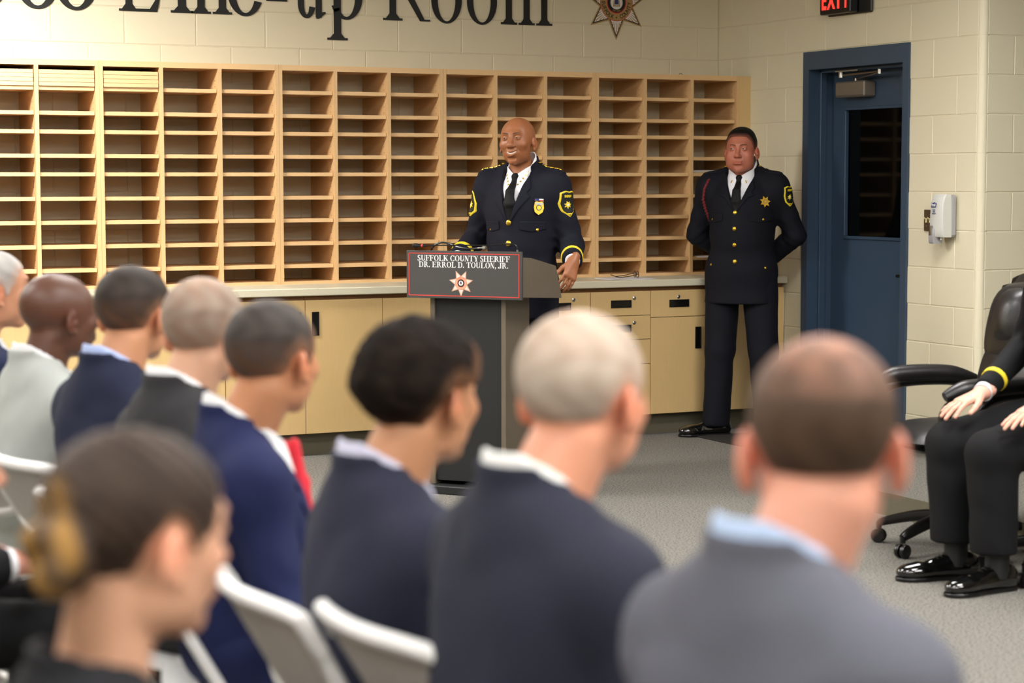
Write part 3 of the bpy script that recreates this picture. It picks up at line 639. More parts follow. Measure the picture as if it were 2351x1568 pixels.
# ------------------------------------------------------------------ white folding chairs
def folding_chair(loc, rz, label):      # local: occupant faces +y, backrest at -y
    t = thing('folding_chair', loc, rz, label, 'chair', 'white folding chairs of the audience')
    hw = .215
    # tilted frame coordinates: s along the post from front foot (0) to top (1)
    foot = Vector((0, .20, 0)); top = Vector((0, -.255, .80)); ax = (top - foot).normalized(); nb = Vector((0, ax.z, -ax.y))   # nb points forward
    L_ = (top - foot).length
    def pt(x, s, d=0): q = foot + ax * s + nb * d; return (x, q.y, q.z)
    for s in (-1, 1):
        MB().tube([pt(s * hw, 0), pt(s * hw, L_ * .5), pt(s * hw, L_ - .10), pt(s * (hw - .01), L_ - .03)], .0125, 10).build('front_leg', M['chairw'], t, True)
        MB().tube([(s * (hw - .03), -.25, 0), (s * (hw - .03), .02, .42), (s * (hw - .03), .04, .45)], .0125, 10).build('rear_leg', M['chairw'], t, True)
    # backrest: curved shell, rim round a recessed panel
    nx, nz = 17, 9; z0, z1 = L_ - .215, L_
    def srf(u, v, d): 
        x = (u * 2 - 1) * (hw + .012) * (1 - .10 * (1 - v) ** 2); c_ = -.035 * (1 - (u * 2 - 1) ** 2)
        s = z0 + (z1 - z0) * v - .018 * (abs(u * 2 - 1) ** 4) * (1 if v > .5 else -1) + .012 * (1 - (2 * u - 1) ** 2) * (1 if v > .5 else 0) * (v - .5) * 2
        return pt(x, s, c_ + d)
    V = []; F = []
    for d in (-.006, .004):
        for i in range(nx):
            for k in range(nz): V.append(srf(i / (nx - 1), k / (nz - 1), d))
    q = nx * nz
    for i in range(nx - 1):
        for k in range(nz - 1):
            a = i * nz + k; F += [(a, a + nz, a + nz + 1, a + 1), (a + q, a + q + 1, a + q + nz + 1, a + q + nz)]
    for i in range(nx - 1): F += [(i * nz, i * nz + q, (i + 1) * nz + q, (i + 1) * nz), (i * nz + nz - 1, (i + 1) * nz + nz - 1, (i + 1) * nz + nz - 1 + q, i * nz + nz - 1 + q)]
    for k in range(nz - 1): F += [(k, k + 1, k + 1 + q, k + q), ((nx - 1) * nz + k, (nx - 1) * nz + k + q, (nx - 1) * nz + k + 1 + q, (nx - 1) * nz + k + 1)]
    MB().add(V, F).build('backrest', M['chairg'], t, True)
    rim = [srf(u, 1, 0) for u in np.linspace(0, 1, 15)] + [srf(1, v, 0) for v in np.linspace(.85, .15, 5)] + [srf(u, 0, 0) for u in np.linspace(1, 0, 15)] + [srf(0, v, 0) for v in np.linspace(.15, .85, 5)]
    MB().tube(rim, .015, 10, True).build('backrest_rim', M['chairw'], t, True)
    V = []; F = []; n = 13
    for z in (.428, .444):
        for i in range(n):
            for k in range(n):
                u, v = i / (n - 1) * 2 - 1, k / (n - 1) * 2 - 1; r = max(abs(u), abs(v)); l = math.hypot(u, v) + 1e-9; f = .72 + .28 * r / l * 1.0 if r > 0 else 1
                g = (r ** 3) * .35; x = u * (1 - g) + u * r / l * g; y = v * (1 - g) + v * r / l * g
                V.append((x * .205, .03 + y * .2, z - .010 * (1 - r * r) + (.012 if v < -.8 else 0) * 0))
    q = n * n
    for i in range(n - 1):
        for k in range(n - 1):
            a = i * n + k; F += [(a, a + 1, a + n + 1, a + n), (a + q, a + q + n, a + q + n + 1, a + q + 1)]
    for i in range(n - 1):
        F += [(i * n, (i + 1) * n, (i + 1) * n + q, i * n + q), (i * n + n - 1, i * n + n - 1 + q, (i + 1) * n + n - 1 + q, (i + 1) * n + n - 1), (i, i + q, i + 1 + q, i + 1), ((n - 1) * n + i, (n - 1) * n + i + 1, (n - 1) * n + i + 1 + q, (n - 1) * n + i + q)]
    MB().add(V, F).build('seat', M['chairw'], t, True)
    for y, z in ((-.16, .14),): MB().tube([(-hw + .03, y, z), (hw - .03, y, z)], .009, 8).build('crossbar', M['chairw'], t, True)
    return t
FH = Vector((.4347, .9006, 0)).normalized(); RH = Vector((.9006, -.4347, 0)).normalized()
def rotz_for(theta):       # 0 = facing away from the camera, 90 = facing the picture's right
    a = math.radians(theta); d = FH * math.cos(a) + RH * math.sin(a); return math.atan2(-d.x, d.y)

# ------------------------------------------------------------------ black leather office chairs
def office_chair(loc, rz, label, tilt=0):      # occupant faces +y
    t = thing('office_chair', loc, rz, label, 'chair', 'black leather office chairs')
    for k in range(5):
        a = 2 * PI * k / 5 + .76; c, s = math.cos(a), math.sin(a)
        leg = MB().tube([(.03 * c, .03 * s, .135), (.15 * c, .15 * s, .125), (.27 * c, .27 * s, .095), (.31 * c, .31 * s, .08)], .03, 10, rs=[.034, .028, .022, .016], flat=.8, sub=4).build('base_leg', M['bplastic'], t, True)
        cs = MB().tube([(.31 * c, .31 * s, .085), (.31 * c, .31 * s, .06)], .012, 8)
        cs.build('caster_stem', M['bplastic'], leg, True)
        for q in (-1, 1):
            ox, oy = -s * .014 * q, c * .014 * q
            w_ = MB().lathe([(.012, -.009), (.027, -.008), (.029, 0), (.027, .008), (.012, .009)], (0, 0, 0), 1, 16); w_.xf(Matrix.Translation((.31 * c + ox, .31 * s + oy, .0295)) @ Matrix.Rotation(a, 4, 'Z')); w_.build('caster_wheel', M['bplastic'], leg, True)
    MB().lathe([(.04, .11), (.04, .16), (.028, .17), (.028, .34), (.022, .35), (.022, .42)]).build('gas_column', M['bplastic'], t, True)
    MB().box((-.11, -.14, .385), (.11, .10, .43), .01).build('seat_mechanism', M['bplastic'], t)
    sd = MB()
    def cushion(nm, w_, l_, y0, z0, th, puff, par):
        V = []; F = []; n = 15
        for sgn in (1, -1):
            for i in range(n):
                for k in range(n):
                    u, v = i / (n - 1) * 2 - 1, k / (n - 1) * 2 - 1; r = (abs(u) ** 4 + abs(v) ** 4) ** .25; r = min(1, r)
                    hgt = th * (1 - r ** 3) ** .5 * (.6 if sgn < 0 else 1) + (puff * math.cos(u * 2.2) * math.cos(v * 1.5) if sgn > 0 else 0) * (1 - r ** 4)
                    k_ = 1 - .13 * (abs(u * v)) ** 1.5
                    V.append((u * w_ * k_, y0 + v * l_ * k_, z0 + sgn * hgt))
        q = n * n
        for i in range(n - 1):
            for k in range(n - 1):
                a = i * n + k; F += [(a, a + n, a + n + 1, a + 1), (a + q, a + q + 1, a + q + n + 1, a + q + n)]
        return MB().add(V, F).build(nm, M['leather'], par, True)
    cushion('seat', .27, .265, .02, .46, .055, .02, t); cushion('seat_base', .26, .25, .01, .432, .05, 0, t)
    # backrest in two cushioned lobes with a padded head part
    def lobe(nm, zc, hz, w_, th, y_, par, lean=.20):
        o = cushion(nm, w_, hz, 0, 0, th, .015, par)
        mt = Matrix.Translation((0, y_, zc)) @ Matrix.Rotation(PI / 2 + lean * 0 + .0, 4, 'X') @ Matrix.Rotation(0, 4, 'Z')
        o.data.transform(Matrix.Translation((0, y_, zc)) @ Matrix.Rotation(lean, 4, 'X') @ Matrix.Rotation(PI / 2, 4, 'X') @ Matrix.Rotation(PI, 4, 'Y') @ Matrix.Identity(4)); return o
    lobe('backrest_lower', .66, .19, .255, .06, -.25, t); lobe('backrest_upper', .89, .19, .262, .07, -.30, t); lobe('backrest_shell', .80, .33, .25, .045, -.315, t)
    lobe('headrest_pad', .93, .13, .12, .085, -.290, t)
    for s in (-1, 1):
        x = s * .315
        a_ = MB().tube([(x, -.26, .655), (x, -.15, .685), (x, .0, .69), (x, .12, .682), (x, .20, .655)], .03, 12, rs=[.024, .034, .036, .037, .020], flat=.85, sub=5); a_.build('armrest_pad', M['leather'], t, True)
        MB().tube([(x, -.24, .64), (x, -.1, .655), (x, .08, .65), (x, .18, .61), (x, .195, .54), (x, .13, .46), (x * .93, .05, .425), (x * .6, 0, .415)], .02, 10, rs=[.018, .02, .022, .026, .026, .024, .022, .018], sub=5).build('armrest_frame', M['bplastic'], t, True)
    return t

# ------------------------------------------------------------------ people: each body one continuous surface grown from a distance field
def smin(a, b, k):
    h_ = np.maximum(k - np.abs(a - b), 0) / k; return np.minimum(a, b) - h_ * h_ * k * .25
def smax(a, b, k): return -smin(-a, -b, k)
def axis(lo, hi, h, fine=()):      # non-uniform grid line: fine = [(a, b, step)]
    out = [lo]; x = lo
    while x < hi:
        st = h
        for a, b, s in fine:
            if a - 1e-9 <= x < b: st = min(st, s)
            elif x < a and x + st > a: st = min(st, max(a - x, s))
        x += st; out.append(x)
    return np.array(out, np.float32)
class Field:
    def __init__(s, xs, ys, zs): s.x, s.y, s.z = xs, ys, zs; s.F = np.full((len(xs), len(ys), len(zs)), .5, np.float32)
    def copy(s): f = Field.__new__(Field); f.x, f.y, f.z = s.x, s.y, s.z; f.F = s.F.copy(); return f
    def sl(s, lo, hi):
        r = []
        for ax_, l, h_ in ((s.x, lo[0], hi[0]), (s.y, lo[1], hi[1]), (s.z, lo[2], hi[2])):
            r.append(slice(max(0, int(np.searchsorted(ax_, l)) - 1), min(len(ax_), int(np.searchsorted(ax_, h_)) + 1)))
        return tuple(r)
    def pts(s, q, c):
        return s.x[q[0]][:, None, None] - c[0], s.y[q[1]][None, :, None] - c[1], s.z[q[2]][None, None, :] - c[2]
    def put(s, q, d, k, op):
        if s.F[q].size == 0: return
        if op == '+': s.F[q] = smin(s.F[q], d, k)
        else: s.F[q] = smax(s.F[q], -d, k)
    def ell(s, c, r, R=None, k=.02, op='+'):
        m_ = max(r) + .03 + k; q = s.sl([c[i] - m_ for i in range(3)], [c[i] + m_ for i in range(3)]); X, Y, Z = s.pts(q, c)
        if R is not None: X, Y, Z = [R[0][i] * X + R[1][i] * Y + R[2][i] * Z for i in range(3)]
        a = np.sqrt((X / r[0]) ** 2 + (Y / r[1]) ** 2 + (Z / r[2]) ** 2); b = np.sqrt((X / r[0] ** 2) ** 2 + (Y / r[1] ** 2) ** 2 + (Z / r[2] ** 2) ** 2) + 1e-6
        s.put(q, a * (a - 1) / b, k, op)
    def cap(s, a, b, ra, rb, k=.02, op='+', flat=None):
        m_ = max(ra, rb) + .03 + k; q = s.sl([min(a[i], b[i]) - m_ for i in range(3)], [max(a[i], b[i]) + m_ for i in range(3)]); X, Y, Z = s.pts(q, a)
        d = [b[i] - a[i] for i in range(3)]; L_ = sum(v * v for v in d) + 1e-9
        t = np.clip((X * d[0] + Y * d[1] + Z * d[2]) / L_, 0, 1)
        fx = flat or (1, 1, 1)
        s.put(q, np.sqrt(((X - t * d[0]) / fx[0]) ** 2 + ((Y - t * d[1]) / fx[1]) ** 2 + ((Z - t * d[2]) / fx[2]) ** 2) - (ra + (rb - ra) * t), k, op)
    def mesh(s, name):
        F = s.F; I = F < 0
        c = np.zeros(tuple(n - 1 for n in F.shape), np.int8)
        for i in (0, 1):
            for j in (0, 1):
                for k in (0, 1): c += I[i:F.shape[0] - 1 + i, j:F.shape[1] - 1 + j, k:F.shape[2] - 1 + k]
        ci, cj, ck = np.nonzero((c > 0) & (c < 8)); n = len(ci); A = np.zeros((n, 3)); cnt = np.zeros(n)
        for ax_ in range(3):
            for u in (0, 1):
                for v in (0, 1):
                    o0 = [0, 0, 0]; oth = [a for a in range(3) if a != ax_]; o0[oth[0]] = u; o0[oth[1]] = v; o1 = list(o0); o1[ax_] = 1
                    f0 = F[ci + o0[0], cj + o0[1], ck + o0[2]]; f1 = F[ci + o1[0], cj + o1[1], ck + o1[2]]; e = (f0 < 0) != (f1 < 0)
                    t = np.where(e, f0 / np.where(e, f0 - f1, 1), 0)
                    p0 = np.stack([s.x[ci + o0[0]], s.y[cj + o0[1]], s.z[ck + o0[2]]], 1); p1 = np.stack([s.x[ci + o1[0]], s.y[cj + o1[1]], s.z[ck + o1[2]]], 1)
                    A += np.where(e[:, None], p0 + (p1 - p0) * t[:, None], 0); cnt += e
        A /= np.maximum(cnt, 1)[:, None]
        idx = np.full(c.shape, -1, np.int32); idx[ci, cj, ck] = np.arange(n); Q = []
        S0 = F.shape
        for ax_ in range(3):
            sA = [slice(None)] * 3; sB = [slice(None)] * 3; sA[ax_] = slice(0, S0[ax_] - 1); sB[ax_] = slice(1, None)
            E = I[tuple(sA)] != I[tuple(sB)]; e = np.array(np.nonzero(E)); oth = [a for a in range(3) if a != ax_]
            ok = (e[oth[0]] > 0) & (e[oth[1]] > 0) & (e[oth[0]] < S0[oth[0]] - 1) & (e[oth[1]] < S0[oth[1]] - 1); e = e[:, ok]
            ins = I[e[0], e[1], e[2]]
            def g(du, dv): f = e.copy(); f[oth[0]] += du; f[oth[1]] += dv; return idx[f[0], f[1], f[2]]
            q = np.stack([g(-1, -1), g(0, -1), g(0, 0), g(-1, 0)], 1)
            flip = ins if ax_ != 1 else ~ins
            q[~flip] = q[~flip][:, ::-1]; Q.append(q)
        Q = np.concatenate(Q); Q = Q[(Q >= 0).all(1)]
        me = bpy.data.meshes.new(name); me.vertices.add(n); me.vertices.foreach_set('co', A.astype(np.float32).ravel())
        me.loops.add(len(Q) * 4); me.loops.foreach_set('vertex_index', Q.astype(np.int32).ravel()); me.polygons.add(len(Q))
        me.polygons.foreach_set('loop_start', np.arange(0, len(Q) * 4, 4, dtype=np.int32)); me.polygons.foreach_set('loop_total', np.full(len(Q), 4, np.int32))
        me.polygons.foreach_set('use_smooth', np.ones(len(Q), bool)); me.update(calc_edges=True); me.validate()
        return me, A
def setcol(me, C):
    at = me.color_attributes.new('col', 'FLOAT_COLOR', 'POINT'); C = np.clip(C, 0, 1)
    at.data.foreach_set('color', np.concatenate([C, np.ones((len(C), 1))], 1).astype(np.float32).ravel())
def poly2(P_, u, v):       # signed distance to a polygon, negative inside; u, v broadcastable arrays
    P_ = np.array(P_, float); u, v = np.broadcast_arrays(u, v); d = np.full(u.shape, 1e9); s = np.ones(u.shape)
    for i in range(len(P_)):
        a, b = P_[i], P_[i - 1]; ex_, ey = b - a; wx, wy = u - a[0], v - a[1]
        t = np.clip((wx * ex_ + wy * ey) / (ex_ * ex_ + ey * ey + 1e-12), 0, 1); d = np.minimum(d, (wx - ex_ * t) ** 2 + (wy - ey * t) ** 2)
        c1, c2, c3 = v >= a[1], v < b[1], ex_ * wy > ey * wx; fl = (c1 & c2 & c3) | (~c1 & ~c2 & ~c3); s = np.where(fl, -s, s)
    return (np.sqrt(d) * s).astype(np.float32)
def rotm(yaw=0, pitch=0, roll=0):     # columns = head axes in body frame
    return np.array((Matrix.Rotation(math.radians(yaw), 3, 'Z') @ Matrix.Rotation(math.radians(pitch), 3, 'X') @ Matrix.Rotation(math.radians(roll), 3, 'Y')))
def subfield(f, lo, hi, hs_):
    ax_ = [np.arange(lo[i], hi[i], hs_, dtype=np.float32) for i in range(3)]; g = Field(*ax_); F = f.F
    for d, (src, dst) in enumerate(zip((f.x, f.y, f.z), ax_)):
        i = np.clip(np.searchsorted(src, dst) - 1, 0, len(src) - 2); t = ((dst - src[i]) / (src[i + 1] - src[i])).astype(np.float32)
        sh_ = [1, 1, 1]; sh_[d] = -1; t = np.clip(t, 0, 1).reshape(sh_); F = np.take(F, i, d) * (1 - t) + np.take(F, i + 1, d) * t
    g.F = F.astype(np.float32); return g
def fyf(f, x, z):
    i = int(np.searchsorted(f.x, x)); k = int(np.searchsorted(f.z, z)); col = f.F[i, :, k]; n = np.nonzero(col < 0)[0]
    if len(n) == 0: return .1
    j = n[-1]; a, b = col[j], col[j + 1]; return float(f.y[j] + (f.y[j + 1] - f.y[j]) * a / (a - b))
class Head:
    def __init__(s, f, c, R, sc=1.0): s.f, s.c, s.R, s.k = f, np.array(c), R, sc
    def T(s, p): return s.c + s.R @ (np.array(p) * s.k)
    def ell(s, c, r, k=.02, op='+', R=None):
        Rm = s.R @ R if R is not None else s.R
        s.f.ell(s.T(c), [a * s.k for a in r], Rm, k, op)
    def cap(s, a, b, ra, rb, k=.02, op='+'): s.f.cap(s.T(a), s.T(b), ra * s.k, rb * s.k, k, op)
    def local(s, q=None):       # head coordinates on the grid
        f = s.f; X, Y, Z = (f.pts(q, s.c) if q else (f.x[:, None, None] - s.c[0], f.y[None, :, None] - s.c[1], f.z[None, None, :] - s.c[2]))
        return [(s.R[0][i] * X + s.R[1][i] * Y + s.R[2][i] * Z) / s.k for i in range(3)]
def sculpt_head(h, o):
    jw = o.get('jaw', 1.0); fat = o.get('fat', 0.0); sm = o.get('smile', 0); fm = o.get('female', 0)
    h.ell((0, -.018, .036), (.0765, .097, .083)); h.ell((0, .026, .006), (.067, .066, .088), .03)
    h.ell((0, .030, -.050), (.054 * jw, .056, .058), .03); h.ell((0, .068, -.092), (.024 * jw, .020, .019), .018)
    for s in (-1, 1):
        h.ell((s * .047 * jw, .006, -.058), (.014 + fat * .6, .032, .030 + fat), .03); h.ell((s * (.042 + fat * .4), .060, -.020 + .006 * sm), (.022 + .003 * sm + fat * .4, .020 + .004 * sm, .020), .022)
        if fat: h.ell((s * .040, .046, -.055), (.026 + fat, .026 + fat, .036), .03)
    h.cap((-.032, .083, .034), (.032, .083, .034), .009, .009, .02)
    for s in (-1, 1): h.ell((s * .031, .101, .016), (.019, .016, .0125), .014, '-')
    for s in (-1, 1):
        h.ell((s * .031, .0775, .015), (.0145, .0145, .0145), .004)
    nw = o.get('nose', 1.0)
    h.cap((0, .087, .022), (0, .108, -.018), .0075 * nw, .0105 * nw, .010); h.ell((0, .108, -.022), (.0115 * nw, .012, .010), .008)
    for s in (-1, 1): h.ell((s * .0125 * nw, .098, -.024), (.0078 * nw, .010, .0075), .006)
    for s in (-1, 1): h.ell((s * .006 * nw, .103, -.0325), (.0035, .006, .003), .003, '-')
    # mouth
    h.ell((0, .080, -.052), (.028, .014, .024), .018)
    if sm:
        arc = [(.0315 * math.sin(a), .072 + .0245 * math.cos(a), -.0580 + .0140 * (math.sin(a) ** 2)) for a in np.linspace(-1.05, 1.05, 9)]
        up = [(x * .98, y + .0005, z + .0095 - .0065 * abs(x) / .030) for x, y, z in arc]; lo = [(x * .9, y + .0005, z - .0095 + .005 * abs(x) / .030) for x, y, z in arc]
        for q in range(8):
            h.cap(up[q], up[q + 1], .0030, .0030, .004); h.cap(lo[q], lo[q + 1], .0042, .0042, .004)
        for q in range(8): h.cap([arc[q][0], arc[q][1] + .003, arc[q][2]], [arc[q + 1][0], arc[q + 1][1] + .003, arc[q + 1][2]], .0056, .0056, .002, '-')
        for s in (-1, 1): h.cap((s * .019, .098, -.026), (s * .043, .076, -.050), .0024, .0032, .008, '-')
        h.ell((0, .086, -.080), (.02, .01, .005), .01, '-')
    else:
        zc = -.055
        h.cap((-.015, .0935, zc - .006), (.015, .0935, zc - .006), .0046, .0046, .008); h.cap((-.017, .0945, zc + .004), (.017, .0945, zc + .004), .0036, .0036, .007)
        h.cap((-.021, .093, zc - .001), (0, .100, zc), .0012, .0014, .003, '-'); h.cap((.021, .093, zc - .001), (0, .100, zc), .0012, .0014, .003, '-')
        h.ell((0, .09, -.074), (.022, .009, .005), .01, '-')
def add_ears(h, o):
    e = o.get('ear', 1.0)
    for s in (-1, 1):
        Re = np.array(Matrix.Rotation(math.radians(s * 24), 3, 'Z') @ Matrix.Rotation(math.radians(-10), 3, 'X'))
        h.ell((s * .083, -.012, -.009), (.0085, .0185 * e, .032 * e), .006, R=Re)
        h.ell((s * .0925, -.006, -.005), (.006, .0115 * e, .021 * e), .004, '-', R=Re)
        h.ell((s * .084, .0, -.013), (.006, .006, .009), .004)
        h.ell((s * .082, -.002, -.036 * e), (.0075, .009, .009), .005)
HAIRPOLY = [(.20, .074), (.086, .070), (.066, .060), (.052, .044), (.044, .022), (.030, .010), (.026, -.012), (.014, -.014), (.008, .012), (-.012, .028), (-.034, .008), (-.042, -.028), (-.052, -.070), (-.062, -.098), (-.20, -.106), (-.20, .26), (.20, .26)]
def head_material(A, h, skin, o):
    L_ = (A - h.c) @ h.R / h.k; C = np.tile(np.array(skin[:3]), (len(A), 1)); x, y, z = L_.T
    g = lambda cx, cy, cz, r: np.exp(-(((np.abs(x) - cx) ** 2 + (y - cy) ** 2 + (z - cz) ** 2) / r ** 2))
    red = np.array(o.get('redtone', (1.12, .78, .72)))
    for cx, cy, cz, r, a in ((.09, -.01, 0, .028, .9), (.042, .07, -.02, .03, .35), (0, .11, -.022, .018, .35)): 
        w_ = (g(cx, cy, cz, r) * a)[:, None]; C = C * (1 + (red - 1) * w_)
    lip = np.array(o.get('lip', (.95, .62, .62)))
    w_ = np.exp(-((z + .056) / .0085) ** 4 - (x / .024) ** 4) * (y > .085); C = C * (1 + (lip - 1) * w_[:, None] * .8)
    if o.get('beard'):
        w_ = (1 / (1 + np.exp((z + .032) / .008))) * (y > -.02) * (1 / (1 + np.exp(-(y - .01) / .01))) * (1 / (1 + np.exp(-(z + .13) / .008))); C = C * (1 + (np.array([.72, .74, .78]) - 1) * w_[:, None] * o['beard'])
    fd = o.get('fade')
    if fd:
        d = poly2(HAIRPOLY, y, z); w_ = np.clip(.75 - d / .022, 0, 1) * .8; C = C * (1 - w_[:, None]) + np.array(fd[:3]) * w_[:, None]
    return C
def browshell(h, f0, s, bz, bo, o):
    c = h.T((s * .031, .085, bz)); m_ = .034 * h.k; g = subfield(f0, c - m_, c + m_, .0014 * h.k)
    hh = Head(g, h.c, h.R, h.k); X, Y, Z = hh.local()
    arch = [(.011, -.004), (.012, .001), (.024, .0045), (.036, .0045), (.046, .0005), (.047, -.001), (.036, .0008), (.024, -.0002)]
    mk = poly2([(s * a, bz + b) for a, b in arch], X, Z) * h.k; g.F = np.maximum(np.maximum(g.F - .0011 * h.k, mk), -(g.F + .002)).astype(np.float32); me, _ = g.mesh('eyebrow'); link('eyebrow', me, M['brow'], bo)
def hair_mesh(h, f0, o, name='hair'):
    X, Y, Z = h.local(); st = o['style']; th = o.get('thick', .004); f = f0.copy()
    P_ = o.get('poly', HAIRPOLY)
    dpoly = poly2(P_, Y + .006 * np.sin(X * 60) * 0, Z + .10 * np.maximum(np.abs(X) - .035, 0) * (Y > .05))
    top = np.clip((Z - .0) / .09, 0, 1)
    t = th * (.35 + .65 * top) if st != 'curl' else th * (.25 + .75 * np.clip((Z + .06) / .08, 0, 1))
    if st == 'curl':
        t = t + .0032 * np.sin(X * 260 + 4 * np.sin(Y * 130 + Z * 60)) * np.sin(Y * 240 + 3 * np.sin(Z * 110)) * np.sin(Z * 250 + 3 * np.sin(X * 120)) + .0035 * np.sin(X * 60 + 1 + 2 * np.sin(Z * 35)) * np.sin(Y * 66 + 2 * np.sin(X * 40)) * np.sin(Z * 58)
    if st == 'flat': t = t + .004 * np.clip((Z - .08) / .03, 0, 1) * (Y > -.05)
    if st == 'bun': t = t + .0012 * np.sin(Z * 260 + Y * 240)
    f.F = np.maximum(f0.F - t * h.k, dpoly * h.k).astype(np.float32)
    f.F = smax(f.F, -(f0.F + .006), .002)
    if st == 'bun':
        hh = Head(f, h.c, h.R, h.k)
        hh.ell((.018, -.112, -.008), (.045, .033, .044), .012); hh.ell((.030, -.130, -.025), (.028, .02, .026), .008); hh.ell((.004, -.134, .006), (.022, .016, .022), .008)
        hh.ell((.018, -.152, -.008), (.010, .02, .010), .016, '-')
    me, A = f.mesh(name); L_ = (A - h.c) @ h.R / h.k; x, y, z = L_.T
    hc = np.array(o['color'][:3]); C = np.tile(hc, (len(A), 1)); sk = np.array(o['skin'][:3])
    d = -poly2(P_, y, z); w_ = np.clip(1 - d / o.get('fadew', .012), 0, 1) * o.get('edge', .5); C = C * (1 - w_[:, None]) + sk * w_[:, None]
    if o.get('side'): 
        w_ = np.clip((.055 - z) / .07, 0, 1) * o['side']; C = C * (1 - w_[:, None]) + np.array(o.get('sidecol', o['skin'])[:3]) * w_[:, None]
    if o.get('thin'):
        w_ = np.exp(-((x / .055) ** 2 + ((y + .03) / .075) ** 2)) * (z > .06) * o['thin'] * (.65 + .35 * np.sin(x * 120) * np.sin(y * 90 + 1)); C = C * (1 - w_[:, None]) + sk * w_[:, None]
    if o.get('mix'):
        m_ = np.clip(.5 + .5 * np.sin(x * 95 + 2 * np.sin(z * 60)) * np.sin(y * 75 + z * 50), 0, 1)[:, None] * o['mix'][1]; C = C * (1 - m_) + np.array(o['mix'][0][:3]) * m_
    if st == 'bun':
        w_ = (np.clip((-y - .108) / .015, 0, 1) * (.55 + .45 * np.sin(x * 130 + z * 90)))[:, None] * .85; C = C * (1 - w_) + np.array(o['buncol'][:3]) * w_
    setcol(me, C); return me
def fingers(f, wrist, palm_dir, side, down, curl, spread=.10, s=1.0, k=.004, thumb=.9):
    # palm_dir: along the hand, side: towards the thumb, down: out of the palm (all unit)
    p, sd, dn = [np.array(v, float) / np.linalg.norm(v) for v in (palm_dir, side, down)]; w0 = np.array(wrist, float)
    f.cap(w0 - p * .03, w0 + p * .012, .026 * s, .025 * s, .015)
    for q in (-.026, -.009, .009, .026): f.cap(w0 + p * .01 + sd * q * .55 * s, w0 + p * .088 * s + sd * q * s, .0165 * s, .0125 * s, .012)
    Ls = {-.030: (.030, .020, .017, .0075), -.0105: (.038, .025, .019, .0082), .0105: (.042, .028, .02, .0085), .031: (.037, .024, .019, .0084)}
    for i, (q, (a, b, c, r)) in enumerate(Ls.items()):
        pos = w0 + p * (.088 if abs(q) < .02 else .082) * s + sd * q * .92 * s; ang = 0; dirv = p + sd * (q / .03) * spread
        cu = curl[i] if isinstance(curl, (list, tuple)) else curl
        for j_, (l, m_) in enumerate(((a, .8), (b, 1.1), (c, .7))):
            ang += cu * m_; v = dirv * math.cos(ang) + dn * math.sin(ang); v = v / np.linalg.norm(v); nx = pos + v * l * s
            f.cap(pos, nx, r * s * (1 - .06 * j_), r * s * (1 - .06 * (j_ + 1)), k); pos = nx
    tb = w0 + p * .022 * s + sd * .022 * s; pos = tb
    for l, a, ra, rb in ((.042, .75, .0145, .0115), (.032, .5, .0110, .0098), (.026, .3, .0098, .0078)):
        v = p * math.cos(a * thumb) + sd * math.sin(a * thumb) + dn * .25; v = v / np.linalg.norm(v); nx = pos + v * l * s; f.cap(pos, nx, ra * s, rb * s, .006); pos = nx
def shell(f, off, mask, name, inner=.004):
    g = f.copy(); g.F = smax(f.F - off, np.broadcast_to(mask, f.F.shape).astype(np.float32), .0015); g.F = np.maximum(g.F, -(f.F + inner)); me, A = g.mesh(name); return me
def wrinkle(f, amp, freq, seed=0):
    r = np.random.default_rng(abs(int(seed))); X, Y, Z = f.x[:, None, None], f.y[None, :, None], f.z[None, None, :]; n = 0
    for i in range(3):
        a = r.normal(size=3); a /= np.linalg.norm(a); b = r.normal(size=3); fr = freq * (1 + i * .6)
        n = n + np.sin((X * a[0] + Y * a[1] + Z * a[2]) * fr + 1.6 * np.sin((X * b[0] + Y * b[1] + Z * b[2]) * fr * .45) + i) / (1 + i)
    f.F = (f.F + amp * n).astype(np.float32)

